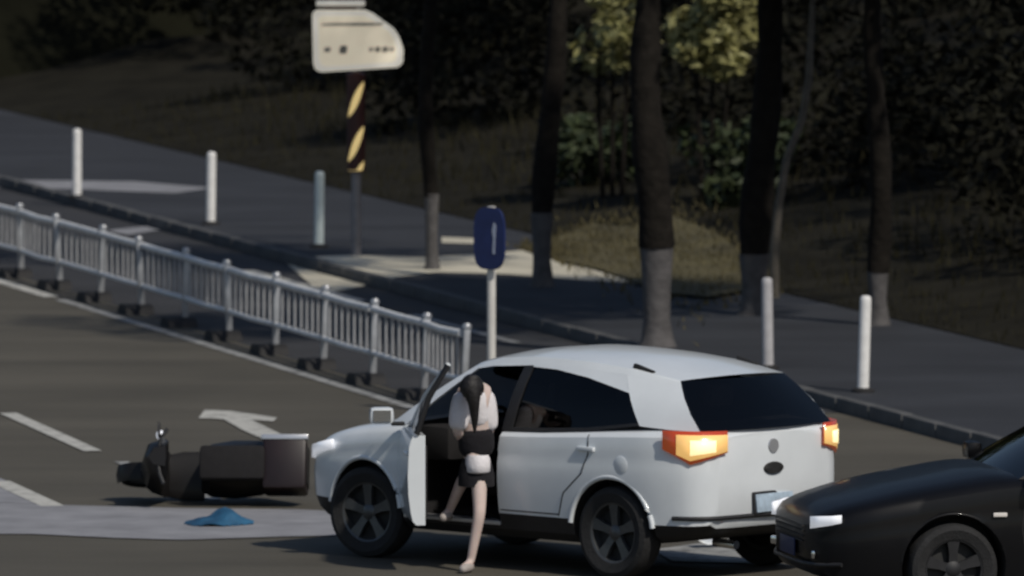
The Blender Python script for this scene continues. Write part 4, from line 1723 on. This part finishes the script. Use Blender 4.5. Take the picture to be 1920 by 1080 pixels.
for k in range(11):
    a = R(15 + 150 * k / 10)
    rg.append([bm.verts.new((.58 + math.cos(a) * r_, y, .215 + math.sin(a) * r_)) for r_, y in ((.235, -.07), (.25, 0), (.235, .07), (.225, .0))])
for a, b in zip(rg, rg[1:]):
    for k in range(4):
        bm.faces.new((a[k], a[(k + 1) % 4], b[(k + 1) % 4], b[k]))
spart('front_mudguard', bm, M['scooter'])
bm = bmesh.new()
box(bm, (-.30, 0, .785), (.60, .27, .10), .04)
spart('saddle', bm, M['seat'])
bm = bmesh.new()
tube(bm, [(.30, .22, 1.05), (.34, .14, 1.03), (.37, 0, 1.0), (.34, -.14, 1.02), (.28, -.22, 1.0)], .017, 8)
tube(bm, [(.37, 0, 1.0), (.48, 0, .55), (.58, 0, .215)], .03, 8)
spart('handlebar', bm, M['black_plastic'])
for s in (-1,):
    bm = bmesh.new()
    tube(bm, [(.33, s * .16, 1.02), (.34, s * .16, 1.10), (.34, s * .17, 1.14)], .008, 6)
    box(bm, (.34, s * .18, 1.17), (.02, .12, .08), .01)
    spart('mirror', bm, M['black_plastic'])
bm = bmesh.new()
bmesh.ops.create_uvsphere(bm, u_segments=14, v_segments=10, radius=.04)
bmesh.ops.translate(bm, vec=(.36, -.20, .86), verts=bm.verts)
spart('headlight', bm, M['lamp_white'])
bm = bmesh.new()
tube(bm, [(-.62, .12, .74), (-.90, .12, .78), (-.90, -.12, .78), (-.62, -.12, .74)], .014, 8)
spart('rear_rack', bm, M['chrome'])
bm = bmesh.new()
box(bm, (-.78, 0, .62), (.40, .40, .36), .035)
bx_ = spart('rear_box', bm, M['box_maroon'])
bm = bmesh.new()
box(bm, (-.78, -.205, .76), (.43, .04, .09), .008)
spart('box_trim', bm, M['silver'], bx_)
bm = bmesh.new()
box(bm, (-.985, 0, .62), (.012, .30, .24), .004)
spart('box_back', bm, M['scooter'], bx_)

zmin = min(v.co.z for o in bpy.data.objects if o.type == 'MESH' and (o.parent == sctr or (o.parent and o.parent.parent == sctr)) for v in o.data.vertices)
sctr.location.z = .004 - zmin
sctr.scale = (.84, 1, 1)

# ================================================================== BLUE CLOTH
q = P(408, 984)
rnd = random.Random(12)
vsx, fs = [], []
nu, nv = 26, 18
for i in range(nu):
    for j in range(nv):
        u, v = 2 * i / (nu - 1) - 1, 2 * j / (nv - 1) - 1
        r_ = math.sqrt(u * u + v * v * .9)
        edge = 1 + .14 * math.sin(3 * math.atan2(v, u) + 1)
        h = max(0, 1 - (r_ / edge) ** 2.2)
        hump = .035 + .085 * math.exp(-((u - .35) ** 2) * 4 - v * v * 2)
        z = h * hump + .018 * h * (math.sin(7 * u + 3 * v) + math.sin(5 * v - 4 * u)) * .7 + rnd.uniform(0, .008) * h
        vsx.append((u * .275 * (1 - .1 * v * v), v * .26, .012 + max(0, z)))
keep = set()
fs = []
for i in range(nu - 1):
    for j in range(nv - 1):
        u, v = 2 * (i + .5) / (nu - 1) - 1, 2 * (j + .5) / (nv - 1) - 1
        if u * u + v * v < 1.02 + .2 * math.sin(3 * math.atan2(v, u) + 1):
            fs.append((i * nv + j, (i + 1) * nv + j, (i + 1) * nv + j + 1, i * nv + j + 1))
o = pyobj('blue_cloth', vsx, fs, M['blue_cloth'], None, 80)
o.location = (q.x, q.y, 0)
tag(o, 'crumpled blue cloth lying on the pale concrete strip', 'cloth')
